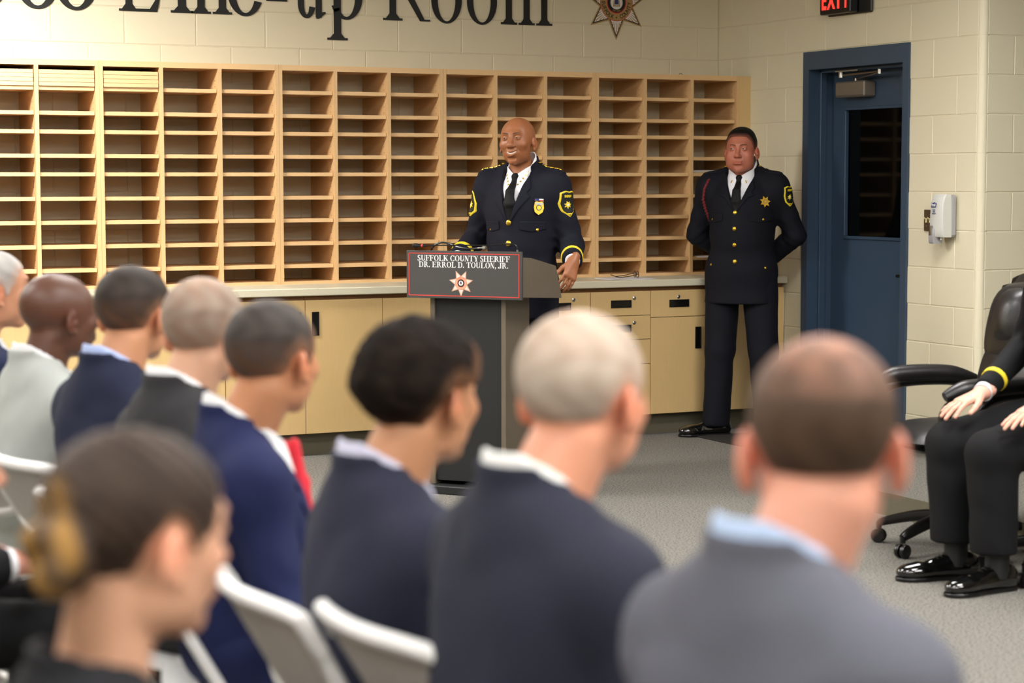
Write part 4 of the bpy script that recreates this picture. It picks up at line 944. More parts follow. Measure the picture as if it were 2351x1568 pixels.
def person(label, px, depth, crown, theta, headyaw=0, pitch=0, roll=0, hs=1.0, pitch_=0, skin=(200, 150, 120), head={}, hair=None, suit=(30, 32, 50), shirt=(235, 235, 238), tie=None, bw=1.0,
           fine=.0045, lean=.0, shw=1.0, coarse=.011, cut=None, female=False, arm=None, collar=True, standing=False, legs=True, group='seated audience', lower=.0, patch=None, extra=None, neckk=1.05, S_off=.222, hx=0.0, vdrop=.20, seat=.51, hemz=None, tb_=0, trapz=.082, hemleg=.055, legr=1.0, armr=1.0, pants=None, name='person', hands=True, wr=1.0):
    top = hpt(px, crown, depth); hc = top.z - .118 * hs; rz = rotz_for(theta)
    hy = .03 + lean
    d2 = Matrix.Rotation(rz, 3, 'Z') @ Vector((hx, hy, 0)); ox, oy = top.x - d2.x, top.y - d2.y
    t = thing(name, (ox, oy, 0), rz, label, 'person', group)
    R = rotm(headyaw, pitch, roll); C0 = (hx, hy, hc); S = hc - S_off * hs; b = bw
    sk = lin(*skin); suitm = cloth('suit_cloth', suit); shm = cloth('shirt_cloth', shirt, .7); pm = cloth('trouser_cloth', pants or suit)
    hz = seat if not standing else .95
    # joints
    sh = {s: np.array((s * .185 * shw * b, -.015 + lean * .6, S)) for s in (-1, 1)}
    if arm: el, wrp = arm['el'], arm['wr']
    else:
        el = {s: (s * .235 * b, .05 + lean * .3, S - .27) for s in (-1, 1)}; wrp = {s: (s * .12, .29, .60) for s in (-1, 1)}
    kn = {s: (s * .13, .43, .50) for s in (-1, 1)}; an = {s: (s * .13, .40, .09) for s in (-1, 1)}
    if standing: kn = standing['kn']; an = standing['an']
    hip = {s: (s * .09 * b, .0, hz) for s in (-1, 1)}
    # --- body surface
    hb = .145 * hs
    fx = [(hx - hb * .72, hx + hb * .72, fine)]; fy = [(hy - hb * .95, hy + hb * .98, fine)]; fz = [(hc - .135 * hs, hc + .135 * hs, fine)]
    if arm and arm.get('fine'): fx += arm['fine'][0]; fy += arm['fine'][1]; fz += arm['fine'][2]
    ylo, yhi = -.20, (.62 if not standing else .30)
    if arm: ylo = min(ylo, min(w_[1] for w_ in wrp.values()) - .12)
    if arm: yhi = max(yhi, max(w_[1] for w_ in wrp.values()) + .24)
    xw = .36 * b + .02
    if arm: xw = max(xw, max(abs(w_[0]) for w_ in wrp.values()) + .16)
    f = Field(axis(-xw, xw, .014, fx), axis(min(ylo, hy - .17), yhi, .014, fy), axis(.0 if legs else hz - .2, hc + .16, .014, fz))
    h = Head(f, C0, R, hs); sculpt_head(h, head); f0 = f.copy(); add_ears(h, head)
    nb = (hx * .5, -.025 + lean * .5, S + .055)
    nr = .055 * hs * neckk
    f.cap(h.T((0, -.030, -.055)), nb, nr, nr * 1.06, .016); f.cap(nb, (0, -.01, S - .05), nr * 1.06, .075, .03)
    for s in (-1, 1): f.cap((s * .03, -.02 + lean * .5, S + .03), tuple(sh[s] * (.8, 1, 1) + (0, 0, -.02)), .035, .04, .03)
    f.ell((0, lean * .5, (S + hz) / 2 + .02), (.13 * b, .085 * b, (S - hz) / 2 + .05), None, .03); f.ell((0, 0, hz + .02), (.13 * b, .09 * b, .09), None, .03)
    for s in (-1, 1):
        f.cap(sh[s] + (0, 0, -.02), el[s], .040, .036, .02); f.cap(el[s], wrp[s], .036, .026, .02)
        if legs: f.cap(hip[s], kn[s], .062, .048, .02); f.cap(kn[s], an[s], .045, .030, .02); f.cap(an[s], (an[s][0], an[s][1] + .02, .055), .03, .026, .02)
        if hands:
            if arm and s in arm.get('hand', {}): fingers(f, *arm['hand'][s])
            else: fingers(f, wrp[s], (-s * .15, 1, -.25), (-s, 0, 0), (0, -.2, -1), .22, s=.95)
    me, A = f.mesh('body'); setcol(me, head_material(A, h, sk, head)); bo = link('body', me, M['skin'], t)
    # --- hair
    if hair:
        o = dict(hair); o['skin'] = sk
        q = f.sl([C0[0] - .16, C0[1] - .23, C0[2] - .14], [C0[0] + .16, C0[1] + .16, C0[2] + .17]); g = Field(f.x[q[0]], f.y[q[1]], f.z[q[2]]); g.F = f0.F[q].copy()
        hh = Head(g, C0, R, hs); link('hair', hair_mesh(hh, g, o), M['curl'] if o['style'] == 'curl' else M['hair'], t)
    # --- eyes, brows
    eyeopen = head.get('eyes', 1.0)
    if head.get('face', True):
        Hm = Matrix(((R[0][0], R[0][1], R[0][2], C0[0]), (R[1][0], R[1][1], R[1][2], C0[1]), (R[2][0], R[2][1], R[2][2], C0[2]), (0, 0, 0, 1))) @ Matrix.Scale(hs, 4)
        for s in (-1, 1):
            e = MB().lathe([(.0005, .0131), (.006, .0118), (.0105, .008), (.0131, .0), (.009, -.009)], (0, 0, 0), 1, 16)
            zz = .9 * eyeopen * .0045
            pe = []
            n = 12
            for k in range(n): a = 2 * PI * k / n; pe.append((.0105 * math.cos(a), (zz if math.sin(a) > 0 else zz * .9) * math.sin(a)))
            V = [(x, math.sqrt(max(0, .0153 ** 2 - x * x - z * z)), z) for x, z in pe]; V2 = [(x * .5, math.sqrt(max(0, .0155 ** 2 - x * x * .25 - z * z * .25)), z * .5) for x, z in pe]
            MB().add(V + V2, [(i, (i + 1) % n, (i + 1) % n + n, i + n) for i in range(n)] + [tuple(range(n, 2 * n))]).xf(Hm @ Matrix.Translation((s * .031, .0775, .015))).build('eye', M['eyew'], bo, True)
            r_ = .0048; iv = []
            for k in range(n): a = 2 * PI * k / n; x, z = r_ * math.cos(a) + head.get('gaze', 0) * .003, max(-zz * .95, min(zz * .95, r_ * math.sin(a) + .0006)); iv.append((x, math.sqrt(.0158 ** 2 - x * x - z * z), z))
            MB().add(iv, [tuple(range(n))]).xf(Hm @ Matrix.Translation((s * .031, .0775, .015))).build('iris', M['iris'], bo, True)
            lid = [(x * 1.05, math.sqrt(.0157 ** 2 - (x * 1.0) ** 2 - z * z), z + .0003) for x, z in pe if z >= -1e-6]
            MB().tube(sorted(lid), .0009, 6).xf(Hm @ Matrix.Translation((s * .031, .0775, .015))).build('eyelash_line', M['brow'], bo, True)
            bz = .034 + .002 * head.get('smile', 0)
            browshell(h, f0, s, bz, bo, head)
        if head.get('smile'):
            tm = MB()
            for k in range(-5, 6):
                a = k * .165; ca, sa = math.cos(a), math.sin(a); cx, cy, cz = .0290 * sa, .0690 + .0240 * ca, -.0572 + .0140 * sa * sa
                w_ = .0026; hh_ = .0054 - .0004 * abs(k); tx, ty = ca, -sa
                q_ = [(cx - tx * w_, cy - ty * w_ , cz - hh_), (cx + tx * w_, cy + ty * w_, cz - hh_), (cx + tx * w_, cy + ty * w_, cz + hh_), (cx - tx * w_, cy - ty * w_, cz + hh_)]
                f_ = [(p[0] * .98 + sa * .0015, p[1] + ca * .0015, cz + (p[2] - cz) * .86) for p in [(cx - tx * w_ * .8, cy - ty * w_ * .8, cz - hh_), (cx + tx * w_ * .8, cy + ty * w_ * .8, cz - hh_), (cx + tx * w_ * .8, cy + ty * w_ * .8, cz + hh_), (cx - tx * w_ * .8, cy - ty * w_ * .8, cz + hh_)]]
                tm.add(q_ + f_, [(4, 5, 6, 7), (0, 1, 5, 4), (1, 2, 6, 5), (2, 3, 7, 6), (3, 0, 4, 7)])
            tm.xf(Hm).build('teeth', M['teeth'], bo)
    # --- jacket
    jlo = hemz or (hz - .06 if not standing else standing['hem'])
    ff = [[(-.135, .135, .0058)], [(-.15 + lean * .5, .12 + lean * .5, .0058)], [(S - .06, S + .17, .0058)]]
    j = Field(axis(-xw - .04, xw + .04, coarse, ff[0] if ff else ()), axis(min(-.23, ylo - .02), yhi, coarse, ff[1] if ff else ()), axis(jlo - .05, S + .19, coarse, ff[2] if ff else ()))
    mid = (S + hz) / 2; bl = 0.012 if female else 0
    def torso(j, e=0.0):
        L5 = lean * .5
        j.ell((0, -.005 + L5, S - .10), (.170 * b - bl + e, .122 * b + e, .17), None, .04); j.ell((0, .0 + L5 * .6, mid - .01), (.158 * b - bl + e, .125 * b + patchb + e, (S - hz) / 2 + .02), None, .05)
        j.ell((0, 0, hz + .02), (.172 * b + e, .135 * b + e, .13), None, .05)
        for s in (-1, 1):
            j.ell((s * .085 * b, -.05 + L5, S - .07), (.085 + e, .065 + e, .11), None, .04)
    j.ell((0, -.048 + lean * .5, S + .005), (.14 * b, .080, .125), None, .07)
    for s in (-1, 1): j.cap((s * .075 * b, -.040 + lean * .45, S - .09), (s * .06 * b, -.035, hz + .12), .082, .086, .06)
    patchb = (standing or {}).get('belly', 0) if standing else 0
    torso(j)
    if standing: j.cap((0, 0, hz + .02), (0, 0, jlo - .02), .155 * b, .17 * b, .05, flat=(1.08, .82, 1)); j.put((slice(None),) * 3, -(jlo - j.z[None, None, :]), .004, '-') if False else None
    for s in (-1, 1):
        j.cap((s * .042, -.030 + lean * .5, S + trapz), tuple(sh[s] + (-.01 * s, 0, .0)), .052, .058, .05)
        j.cap(tuple(sh[s]), tuple(sh[s] + (s * .004, 0, -.03)), .060 * armr, .062 * armr, .05)
        a, e_ = np.array(sh[s]) + (0, 0, -.02), np.array(el[s]); wv = np.array(wrp[s]); cuff = e_ + (wv - e_) * .93
        j.cap(a, e_, .061 * armr, .056 * armr, .045); j.cap(e_, cuff, .056 * armr, .045 * armr, .02)
    wrinkle(j, .0016 * wr, 28, int(px))
    if wr > 0:     # sleeve folds near the elbows
        X, Y, Z = j.x[:, None, None], j.y[None, :, None], j.z[None, None, :]
        for s in (-1, 1):
            e_ = el[s]; r2 = (X - e_[0]) ** 2 + (Y - e_[1]) ** 2 + (Z - e_[2]) ** 2
            j.F += (.0035 * wr * np.sin((Z * .8 + X * s * .6 + Y * .5) * 120) * np.exp(-r2 / .010)).astype(np.float32)
    # cut cuffs flat and the hem flat
    for s in (-1, 1):
        e_ = np.array(el[s]); wv = np.array(wrp[s]); dv = (wv - e_) / np.linalg.norm(wv - e_); ce = e_ + (wv - e_) * .95
        q = j.sl(ce - .09, ce + .09); X, Y, Z = j.pts(q, ce); pl = X * dv[0] + Y * dv[1] + Z * dv[2]; rad = np.sqrt(np.maximum(X * X + Y * Y + Z * Z - pl * pl, 0))
        m_ = (rad < .07); j.F[q] = np.where(m_, smax(j.F[q], pl, .002), j.F[q])
    j.F = smax(j.F, np.broadcast_to(jlo - j.z[None, None, :], j.F.shape).astype(np.float32), .006)
    X, Y, Z = j.x[:, None, None], j.y[None, :, None], j.z[None, None, :]
    # neck hole: tilted tube, lower at the front, plus the V of the lapels
    yc = -.017 + lean * .5
    rr = np.sqrt(X ** 2 + ((Y - yc) / 1.05) ** 2)
    jr = nr * 1.06 + .0125
    hole = np.maximum(rr - jr - np.maximum(0, (S + .09 - Z)) * .10, S + .03 - .35 * (Y - yc) - Z)
    vb = S - vdrop     # bottom of the V
    slope = (jr + .004) / (S + .06 - vb)
    V_ = np.maximum(np.maximum(np.abs(X) - (Z - vb) * slope, vb - Z), -(Y - .02))
    jn = j.copy()
    if collar:
        # stand-up fall of the jacket collar round the neck
        zt = S + .118 * hs - .85 * np.maximum(Y - yc + .02, -.03)
        cr = np.abs(rr - (jr + .005 + np.clip(S + .12 - Z, 0, .17) * .14)) - .0060
        cm = np.maximum(np.maximum(cr, Z - zt), (S + .025) - Z); cm = np.maximum(cm, 1.2 * Y - np.abs(X))
        j.F = smin(j.F, cm.astype(np.float32), .012)
    jfull = jn
    j.F = smax(j.F, -np.minimum(hole, 9).astype(np.float32), .004)
    if not female: j.F = smax(j.F, -V_.astype(np.float32), .004)
    me, A = j.mesh('jacket'); jo = link('jacket', me, suitm, t)
    # lapels as a second layer
    if not female:
        for s in (-1, 1):
            lp = [(s * .004, vb - .004), (s * (.055 + .012), vb + .085), (s * .105, S - .055), (s * .085, S - .035), (s * .100, S - .012), (s * .078, S + .045), (s * (jr + .006), S + .07), (s * (jr + .004), S + .055)]
            if theta > 100 or tie:
                jg = subfield(jn, (min(0, s * .125), .0, vb - .02), (max(0, s * .125), .20, S + .10), .0035); x_, y_, z_ = jg.x[:, None, None], jg.y[None, :, None], jg.z[None, None, :]
                mk = np.maximum(poly2(lp, x_, z_), -(y_ - .02)); hl = np.maximum(np.sqrt(x_ ** 2 + ((y_ - yc) / 1.05) ** 2) - jr, S + .02 - z_)
                g = jg.copy(); g.F = smax(jg.F - .0055, mk.astype(np.float32), .0015); g.F = np.maximum(g.F, -(jg.F + .004)); g.F = smax(g.F, -hl.astype(np.float32), .002)
                ml, _ = g.mesh('lapel'); link('lapel', ml, suitm, jo)
    # --- shirt: chest piece and collar band
    sg_ = .0034 if standing else .006; tk = .0035 if standing else .0045
    s_ = Field(axis(-.125, .125, sg_), axis(-.13, .20, sg_), axis(vb - .06, S + .20, sg_))
    s_.ell((0, -.005 + lean * .5, S - .10), (.158 * b, .112 * b, .158), None, .04); s_.ell((0, lean * .4, mid), (.145 * b, .108 * b + patchb, (S - hz) / 2), None, .04)
    for s in (-1, 1): s_.cap((s * .03, -.02, S + .03), (s * .12, -.01, S), .042, .045, .03)
    X, Y, Z = s_.x[:, None, None], s_.y[None, :, None], s_.z[None, None, :]
    rr = np.sqrt(X ** 2 + ((Y - yc) / 1.05) ** 2); sr = nr * 1.06 + .004
    s_.F = smax(s_.F, -(rr - sr).astype(np.float32), .002)
    zt = S + .124 * hs - .62 * np.clip(Y - yc, -.06, 0) - 1.15 * np.maximum(Y - yc, 0)
    if not female:
        ring = np.maximum(np.maximum(np.abs(rr - (sr + .004 + np.clip(zt - Z, 0, .06) * .12)) - tk, Z - zt), S + .05 - .8 * np.maximum(Y, 0) - Z)
        s_.F = smin(s_.F, ring.astype(np.float32), .003)
        # collar points
        for s in (-1, 1):
            cp = [(s * .008, S + .055), (s * .020, S - .004), (s * .052, S + .004 - .02), (s * (sr + .008), S + .04), (s * (sr + .004), S + .10)]
            mk = np.maximum(poly2(cp, X, Z), -(Y - .02)); rr2 = np.abs(rr - (sr + .0085 + np.clip(S + .07 - Z, 0, .1) * .34)) - tk * 1.25
            s_.F = smin(s_.F, np.maximum(rr2, mk).astype(np.float32), .002)
    s_.F = np.maximum(s_.F, np.minimum(-Y - .0, S - .02 - Z) * 1.0).astype(np.float32) if False else np.maximum(s_.F, np.minimum(.02 - Y, S - .02 - Z)).astype(np.float32)
    me, A = s_.mesh('shirt'); link('shirt', me, shm if not female else suitm, t)
    if tie and not female:
        tm = cloth('tie_cloth', tie, .6); tf = Field(axis(-.06, .06, .004), axis(0, .22, .004), axis(vb - .05, S + .09, .004)); ty = .095 * b + lean * .5
        y1 = yc + sr + .012
        ya, yb, yc2 = [fyf(jn, 0, z_) for z_ in (S - .03, S - .09, vb)]
        if tb_:
            tf = Field(axis(-.06, .06, .004), axis(0, .32, .004), axis(vb - .05, S + .09, .004)); tf.cap((0, y1 + .03, S + .045), (0, y1 + tb_, S - .05), .022, .034, .008, flat=(1.2, .6, 1)); tf.cap((0, y1 + tb_, S - .05), (0, y1 + tb_ + .02, vb), .034, .036, .008, flat=(1.2, .5, 1))
        tf.cap((0, y1 + .004, S + .042), (0, y1 + .012, S + .018), .0215, .0125, .006); tf.cap((0, y1 + .014, S + .020), (0, ya + .006, S - .03), .0135, .019, .008, flat=(1.2, .7, 1)); tf.cap((0, ya + .006, S - .03), (0, yb, S - .09), .019, .025, .008, flat=(1.25, .5, 1)); tf.cap((0, yb, S - .09), (0, yc2 - .012, vb - .01), .025, .027, .008, flat=(1.25, .3, 1))
        me, A = tf.mesh('tie'); link('tie', me, tm, t)
    # --- trousers and shoes
    if legs:
        g = Field(axis(-.40, .40, .012), axis(-.24, .62 if not standing else .3, .012), axis(.05, hz + .14, .012))
        g.ell((0, 0, hz + .01), (.165 * b, .125 * b, .12), None, .04)
        for s in (-1, 1): g.cap(hip[s], kn[s], .090 * b, .072 * legr, .03); g.cap(kn[s], (an[s][0], an[s][1] + .012, .085), .070 * legr, .064 * legr, .02)
        wrinkle(g, .002, 30, int(px) + 3); g.F = smax(g.F, np.broadcast_to(hemleg - g.z[None, None, :], g.F.shape).astype(np.float32), .004)
        me, A = g.mesh('trousers'); link('trousers', me, pm, t)
        sa = (standing or {}).get('toe', {-1: 8, 1: -8}) if standing else {-1: 8, 1: -8}
        if hemleg > .1:
            for s in (-1, 1): MB().tube([(an[s][0], an[s][1], .05), (an[s][0], an[s][1], .12), (an[s][0], an[s][1], .26)], .045, 14).build('sock', M['podb'], t, True)
        for s in (-1, 1): shoe(t, an[s][0], an[s][1], sa[s])
    if hands and not (standing and not arm.get('hand')):
        for s in (-1, 1):
            e_ = np.array(el[s], float); wv = np.array(wrp[s], float)
            MB().tube([tuple(e_ + (wv - e_) * .90), tuple(e_ + (wv - e_) * 1.0)], .037, 16).build('shirt_cuff', shm if not female else suitm, t, True)
    return dict(sf=s_, shm=shm, rz=rz, t=t, jacket=jo, jf=j, jn=jn, S=S, hc=hc, vb=vb, hy=hy, el=el, wr=wrp, sh=sh, C0=C0, R=R, hs=hs, b=b, suitm=suitm, jr=jr, yc=yc, bo=bo)
_shoe = []
def shoe(par, x, y, deg, m_=None):
    if not _shoe:
        f = Field(axis(-.07, .07, .006), axis(-.12, .27, .006), axis(-.005, .13, .006))
        f.cap((0, -.05, .035), (0, .14, .035), .036, .042, .02, flat=(1, 1, .8)); f.ell((0, .17, .032), (.046, .07, .033), None, .02); f.ell((0, -.03, .055), (.040, .062, .05), None, .03); f.cap((0, .02, .07), (0, .09, .05), .03, .028, .02)
        f.F = smax(f.F, np.broadcast_to(.012 - f.z[None, None, :], f.F.shape).astype(np.float32), .003); a, _ = f.mesh('upper'); a.materials.append(M['patent'])
        g = Field(axis(-.07, .07, .005), axis(-.12, .27, .005), axis(-.01, .05, .004)); g.cap((0, -.05, .008), (0, .13, .008), .040, .046, .02, flat=(1, 1, 9)); g.ell((0, .165, .01), (.052, .076, .3), None, .02)
        g.F = smax(g.F, np.broadcast_to(np.abs(g.z[None, None, :] - .008) - .008, g.F.shape).astype(np.float32), .002); b_, _ = g.mesh('sole'); b_.materials.append(M['bplastic'])
        l = MB()
        for i in range(4): l.tube([(-.014, .03 + i * .016, .098 - i * .006), (0, .034 + i * .016, .1025 - i * .006), (.014, .03 + i * .016, .098 - i * .006)], .0022, 6)
        c = l.mesh('laces', True); c.materials.append(M['bplastic']); _shoe.extend([a, b_, c])
    o = link('shoe', _shoe[0], None, par, (x, y, 0)); o.rotation_euler = (0, 0, math.radians(deg))
    link('sole', _shoe[1], None, o); link('laces', _shoe[2], None, o)

# ------------------------------------------------------------------ the audience, back to front
q_ = person('man at the left edge in a navy suit with short grey hair and white collar', -14, 6.3, 577, 62, 0, hs=1.04, shw=.93, skin=(196, 140, 108), hair=dict(style='short', thick=.005, color=lin(150, 145, 140), fadew=.03, edge=.6, mix=(lin(205, 200, 195), .5)), suit=(28, 34, 62), shirt=(232, 232, 236), lean=.02)
folding_chair((q_['t'].location.x, q_['t'].location.y, 0), q_['rz'], 'white folding chair under the grey haired man in navy at the left edge')
q_ = person('bald dark skinned man in a light grey suit, second from the left', 137, 5.7, 628, 54, 4, hs=1.04, shw=.93, skin=(92, 58, 42), head=dict(jaw=1.04), suit=(176, 180, 176), shirt=(236, 236, 238), bw=1.012, lean=.02)
folding_chair((q_['t'].location.x, q_['t'].location.y, 0), q_['rz'], 'white folding chair under the bald man in the light grey suit')
q_ = person('man with short dark hair, navy suit and pale blue collar beside the bald man', 308, 5.25, 617, 48, 24, hs=1.04, lean=.03, shw=.93, skin=(196, 140, 104), hair=dict(style='short', thick=.009, color=lin(44, 37, 33), fadew=.03, edge=.45, side=.25, mix=(lin(66, 56, 50), .6)), suit=(33, 37, 58), shirt=(176, 192, 232), bw=1.012)
folding_chair((q_['t'].location.x, q_['t'].location.y, 0), q_['rz'], 'white folding chair under the man with the pale blue collar')
q_ = person('man with short brown grey hair in a charcoal suit and white collar', 470, 4.65, 643, 50, 28, hs=1.04, lean=.03, shw=.93, skin=(206, 160, 132), hair=dict(style='short', thick=.007, color=lin(124, 104, 90), fadew=.03, edge=.55, side=.3, thin=.5, mix=(lin(160, 146, 132), .6)), suit=(52, 52, 54), shirt=(238, 238, 240))
folding_chair((q_['t'].location.x, q_['t'].location.y, 0), q_['rz'], 'white folding chair under the man in the charcoal suit')
q_ = person('man with short dark hair in a bright navy suit with white collar and red tie', 626, 4.3, 695, 76, 46, hs=1.04, lean=.04, shw=.93, skin=(190, 132, 96), hair=dict(style='short', thick=.007, color=lin(50, 44, 40), fadew=.035, edge=.5, side=.25, mix=(lin(78, 70, 65), .6)), suit=(28, 34, 70), shirt=(238, 240, 240), tie=(206, 44, 58), tb_=.04, bw=0.993)
folding_chair((q_['t'].location.x, q_['t'].location.y, 0), q_['rz'], 'white folding chair under the man with the red tie')
person('young man with thick curly black hair in a dark navy suit with pale collar', 968, 3.52, 752, 62, 24, hs=1.04, lean=.05, shw=.93, skin=(186, 134, 98), hair=dict(style='curl', thick=.021, poly=[(.20, .088), (.082, .080), (.062, .066), (.046, .050), (.034, .034), (.022, .026), (.004, .030), (-.014, .036), (-.036, .022), (-.048, -.012), (-.060, -.05), (-.20, -.066), (-.20, .26), (.20, .26)], color=lin(24, 20, 18), fadew=.03, edge=.35, mix=(lin(48, 38, 31), .4)), suit=(42, 44, 60), shirt=(206, 206, 226), bw=0.936)
person('man with cropped white hair in a dark blue suit seated in front of the podium', 1340, 3.03, 722, 57, 24, lean=.07, hs=1.06, shw=.93, skin=(208, 146, 116), head=dict(jaw=1.04), hair=dict(style='short', thick=.006, color=lin(186, 172, 156), fadew=.035, edge=.5, side=.25, sidecol=lin(196, 186, 172), thin=.5, mix=(lin(150, 130, 112), .6)), suit=(42, 44, 57), shirt=(236, 236, 232), bw=1.050, fine=.004)
q_ = person('man with brown hair thinning at the crown in a grey suit, nearest on the right', 1890, 2.36, 792, 54, 46, lean=.03, hs=1.04, pitch=-6, shw=.93, skin=(212, 152, 128), head=dict(ear=1.08), hair=dict(style='short', thick=.008, color=lin(66, 50, 38), fadew=.025, edge=.4, thin=.8, mix=(lin(92, 72, 56), .5)), suit=(88, 89, 98), shirt=(176, 196, 224), bw=1.012, fine=.0035)
folding_chair((q_['t'].location.x, q_['t'].location.y, 0), q_['rz'], 'white folding chair under the man in the grey suit nearest on the right')
q_ = person('woman with brown hair tied in a bun with blond ends, in a black top', 316, 2.27, 1004, 60, 14, S_off=.25, hs=.99, pitch=-4, female=True, shw=.93, skin=(214, 164, 134), head=dict(jaw=.92, nose=.9, female=1, ear=.95), hair=dict(style='bun', thick=.010, color=lin(48, 38, 32), edge=.25, fadew=.012, buncol=lin(150, 112, 54), mix=(lin(74, 58, 46), .4), poly=[(.20, .084), (.088, .078), (.070, .062), (.060, .040), (.052, .018), (.034, .010), (.026, -.006), (.008, .030), (-.012, .038), (-.034, .010), (-.044, -.030), (-.06, -.066), (-.20, -.072), (-.20, .26), (.20, .26)]), suit=(26, 26, 29), bw=0.859, fine=.0035, neckk=.92)
folding_chair((q_['t'].location.x, q_['t'].location.y, 0), q_['rz'], 'white folding chair under the woman with the bun')
q_ = person('person with dark hair at the left edge in a dark green grey jacket', -182, 3.0, 892, 60, 4, hs=1.04, shw=.93, skin=(196, 138, 108), hair=dict(style='short', thick=.010, color=lin(44, 34, 28), fadew=.02, edge=.35), suit=(44, 48, 46), shirt=(228, 228, 232))
folding_chair((q_['t'].location.x, q_['t'].location.y, 0), q_['rz'], 'white folding chair under the person in the dark green grey jacket')

q_ = person('person at the left edge with a hand on a black trousered knee', -330, 4.4, 660, 66, 0, shw=.93, skin=(206, 140, 120), hair=dict(style='short', thick=.006, color=lin(60, 50, 44), fadew=.03, edge=.5), suit=(20, 20, 22), shirt=(230, 230, 232), seat=.52, arm=dict(el={-1: (-.25, .02, .66), 1: (.25, .03, .66)}, wr={-1: (-.12, .30, .655), 1: (.13, .32, .66)}), group='seated audience')
folding_chair((q_['t'].location.x, q_['t'].location.y, 0), q_['rz'], 'white folding chair under the person with the hand on a black knee')

# ------------------------------------------------------------------ officers in dark dress uniform
UN = (19, 20, 31)
def local_of(px, crown, depth, theta, p, off=(0, .03)):
    pass
def front_y(f, x, z):
    i = int(np.searchsorted(f.x, x)); k = int(np.searchsorted(f.z, z)); col = f.F[i, :, k]; n = np.nonzero(col < 0)[0]
    if len(n) == 0: return .1
    j = n[-1]; a, b = col[j], col[j + 1]; return float(f.y[j] + (f.y[j + 1] - f.y[j]) * a / (a - b))
def top_z(f, x, y):
    i = int(np.searchsorted(f.x, x)); j = int(np.searchsorted(f.y, y)); col = f.F[i, j, :]; n = np.nonzero(col < 0)[0]
    if len(n) == 0: return 1.5
    k = n[-1]; a, b = col[k], col[k + 1]; return float(f.z[k] + (f.z[k + 1] - f.z[k]) * a / (a - b))
def front_mtx(f, x, z, off=.001, tilt=True):
    y = front_y(f, x, z); dz = (front_y(f, x, z + .02) - front_y(f, x, z - .02)) / .04; dx = (front_y(f, x + .02, z) - front_y(f, x - .02, z)) / .04
    n = Vector((-dx, 1, -dz)).normalized(); up = Vector((0, dz, 1)); up = (up - n * up.dot(n)).normalized(); xd = up.cross(n)
    return Matrix(((xd.x, up.x, n.x, x), (xd.y, up.y, n.y, y), (xd.z, up.z, n.z, z), (0, 0, 0, 1))) @ Matrix.Translation((0, 0, off))
def button(P, x, z, r=.0115, f=None):
    MB().lathe([(r, 0), (r, .0025), (r * .8, .0055), (r * .4, .0072), (r * .05, .0076)], n=16).xf(front_mtx(f or P['jn'], x, z, .0)).build('button', M['gold'], P['jacket'], True)
def uniform(P, stars, gold_cuffs=True, cx=0.0):
    j, jn, jo, S = P['jf'], P['jn'], P['jacket'], P['S']; X, Y, Z = jn.x[:, None, None], jn.y[None, :, None], jn.z[None, None, :]
    for s in (-1, 1):      # epaulets
        e = [(s * .092, -.036), (s * .085, -.012), (s * .092, .012), (s * .232, .022), (s * .232, -.046)]
        jg = subfield(jn, (min(s * .08, s * .24), -.06, S - .02), (max(s * .08, s * .24), .04, S + .10), .004); me = shell(jg, .0055, np.maximum(poly2(e, jg.x[:, None, None], jg.y[None, :, None]), S - .02 - jg.z[None, None, :]), 'epaulet'); eo = link('epaulet', me, P['suitm'], jo)
        z = top_z(jn, s * .102, -.012); MB().lathe([(.009, 0), (.009, .003), (.006, .006), (.001, .007)], (s * .102, -.012, z + .004), n=14).build('epaulet_button', M['gold'], eo, True)
        for i in range(stars):
            x = s * (.128 + .0265 * i) if stars > 1 else s * .212; z = top_z(jn, x, -.012); sl = (top_z(jn, x + .015, -.012) - top_z(jn, x - .015, -.012)) / .03
            if stars > 1: MB().prism(star_poly(.0135, 5, .45, PI / 2), 2, 0, .003).xf(Matrix.Translation((x, -.008, z + .0055)) @ Matrix.Rotation(-math.atan(sl), 4, 'Y') @ Matrix.Rotation(math.radians(12), 4, 'X')).build('star', M['gold'], eo)
            else: MB().box((-.004, -.014, 0), (.004, .014, .003)).xf(Matrix.Translation((x, -.008, z + .0055)) @ Matrix.Rotation(-math.atan(sl), 4, 'Y')).build('rank_bar', M['gold'], eo)
    if gold_cuffs:
        for s in (-1, 1):
            e_ = np.array(P['el'][s]); wv = np.array(P['wr'][s]); dv = (wv - e_) / np.linalg.norm(wv - e_); c = e_ + (wv - e_) * .74
            jg = subfield(j, c - .09, c + .09, .0045); X, Y, Z = jg.x[:, None, None], jg.y[None, :, None], jg.z[None, None, :]; pl = (X - c[0]) * dv[0] + (Y - c[1]) * dv[1] + (Z - c[2]) * dv[2]; rad = np.sqrt(np.maximum((X - c[0]) ** 2 + (Y - c[1]) ** 2 + (Z - c[2]) ** 2 - pl * pl, 0))
            me = shell(jg, .0035, np.maximum(np.abs(pl) - .0125, rad - .09), 'cuff_braid'); link('cuff_braid', me, M['yellow'], jo)
def flap(P, x0, x1, z0, z1):
    jn = subfield(P['jn'], (x0 - .01, .02, z0 - .02), (x1 + .01, .22, z1 + .01), .0035); X, Y, Z = jn.x[:, None, None], jn.y[None, :, None], jn.z[None, None, :]; xm = (x0 + x1) / 2
    pl = [(x0, z1), (x1, z1), (x1, z0 + .008), (xm, z0 - .004), (x0, z0 + .008)]; link('pocket_flap', shell(jn, .0045, np.maximum(poly2(pl, X, Z), .02 - Y), 'pocket_flap'), P['suitm'], P['jacket'])
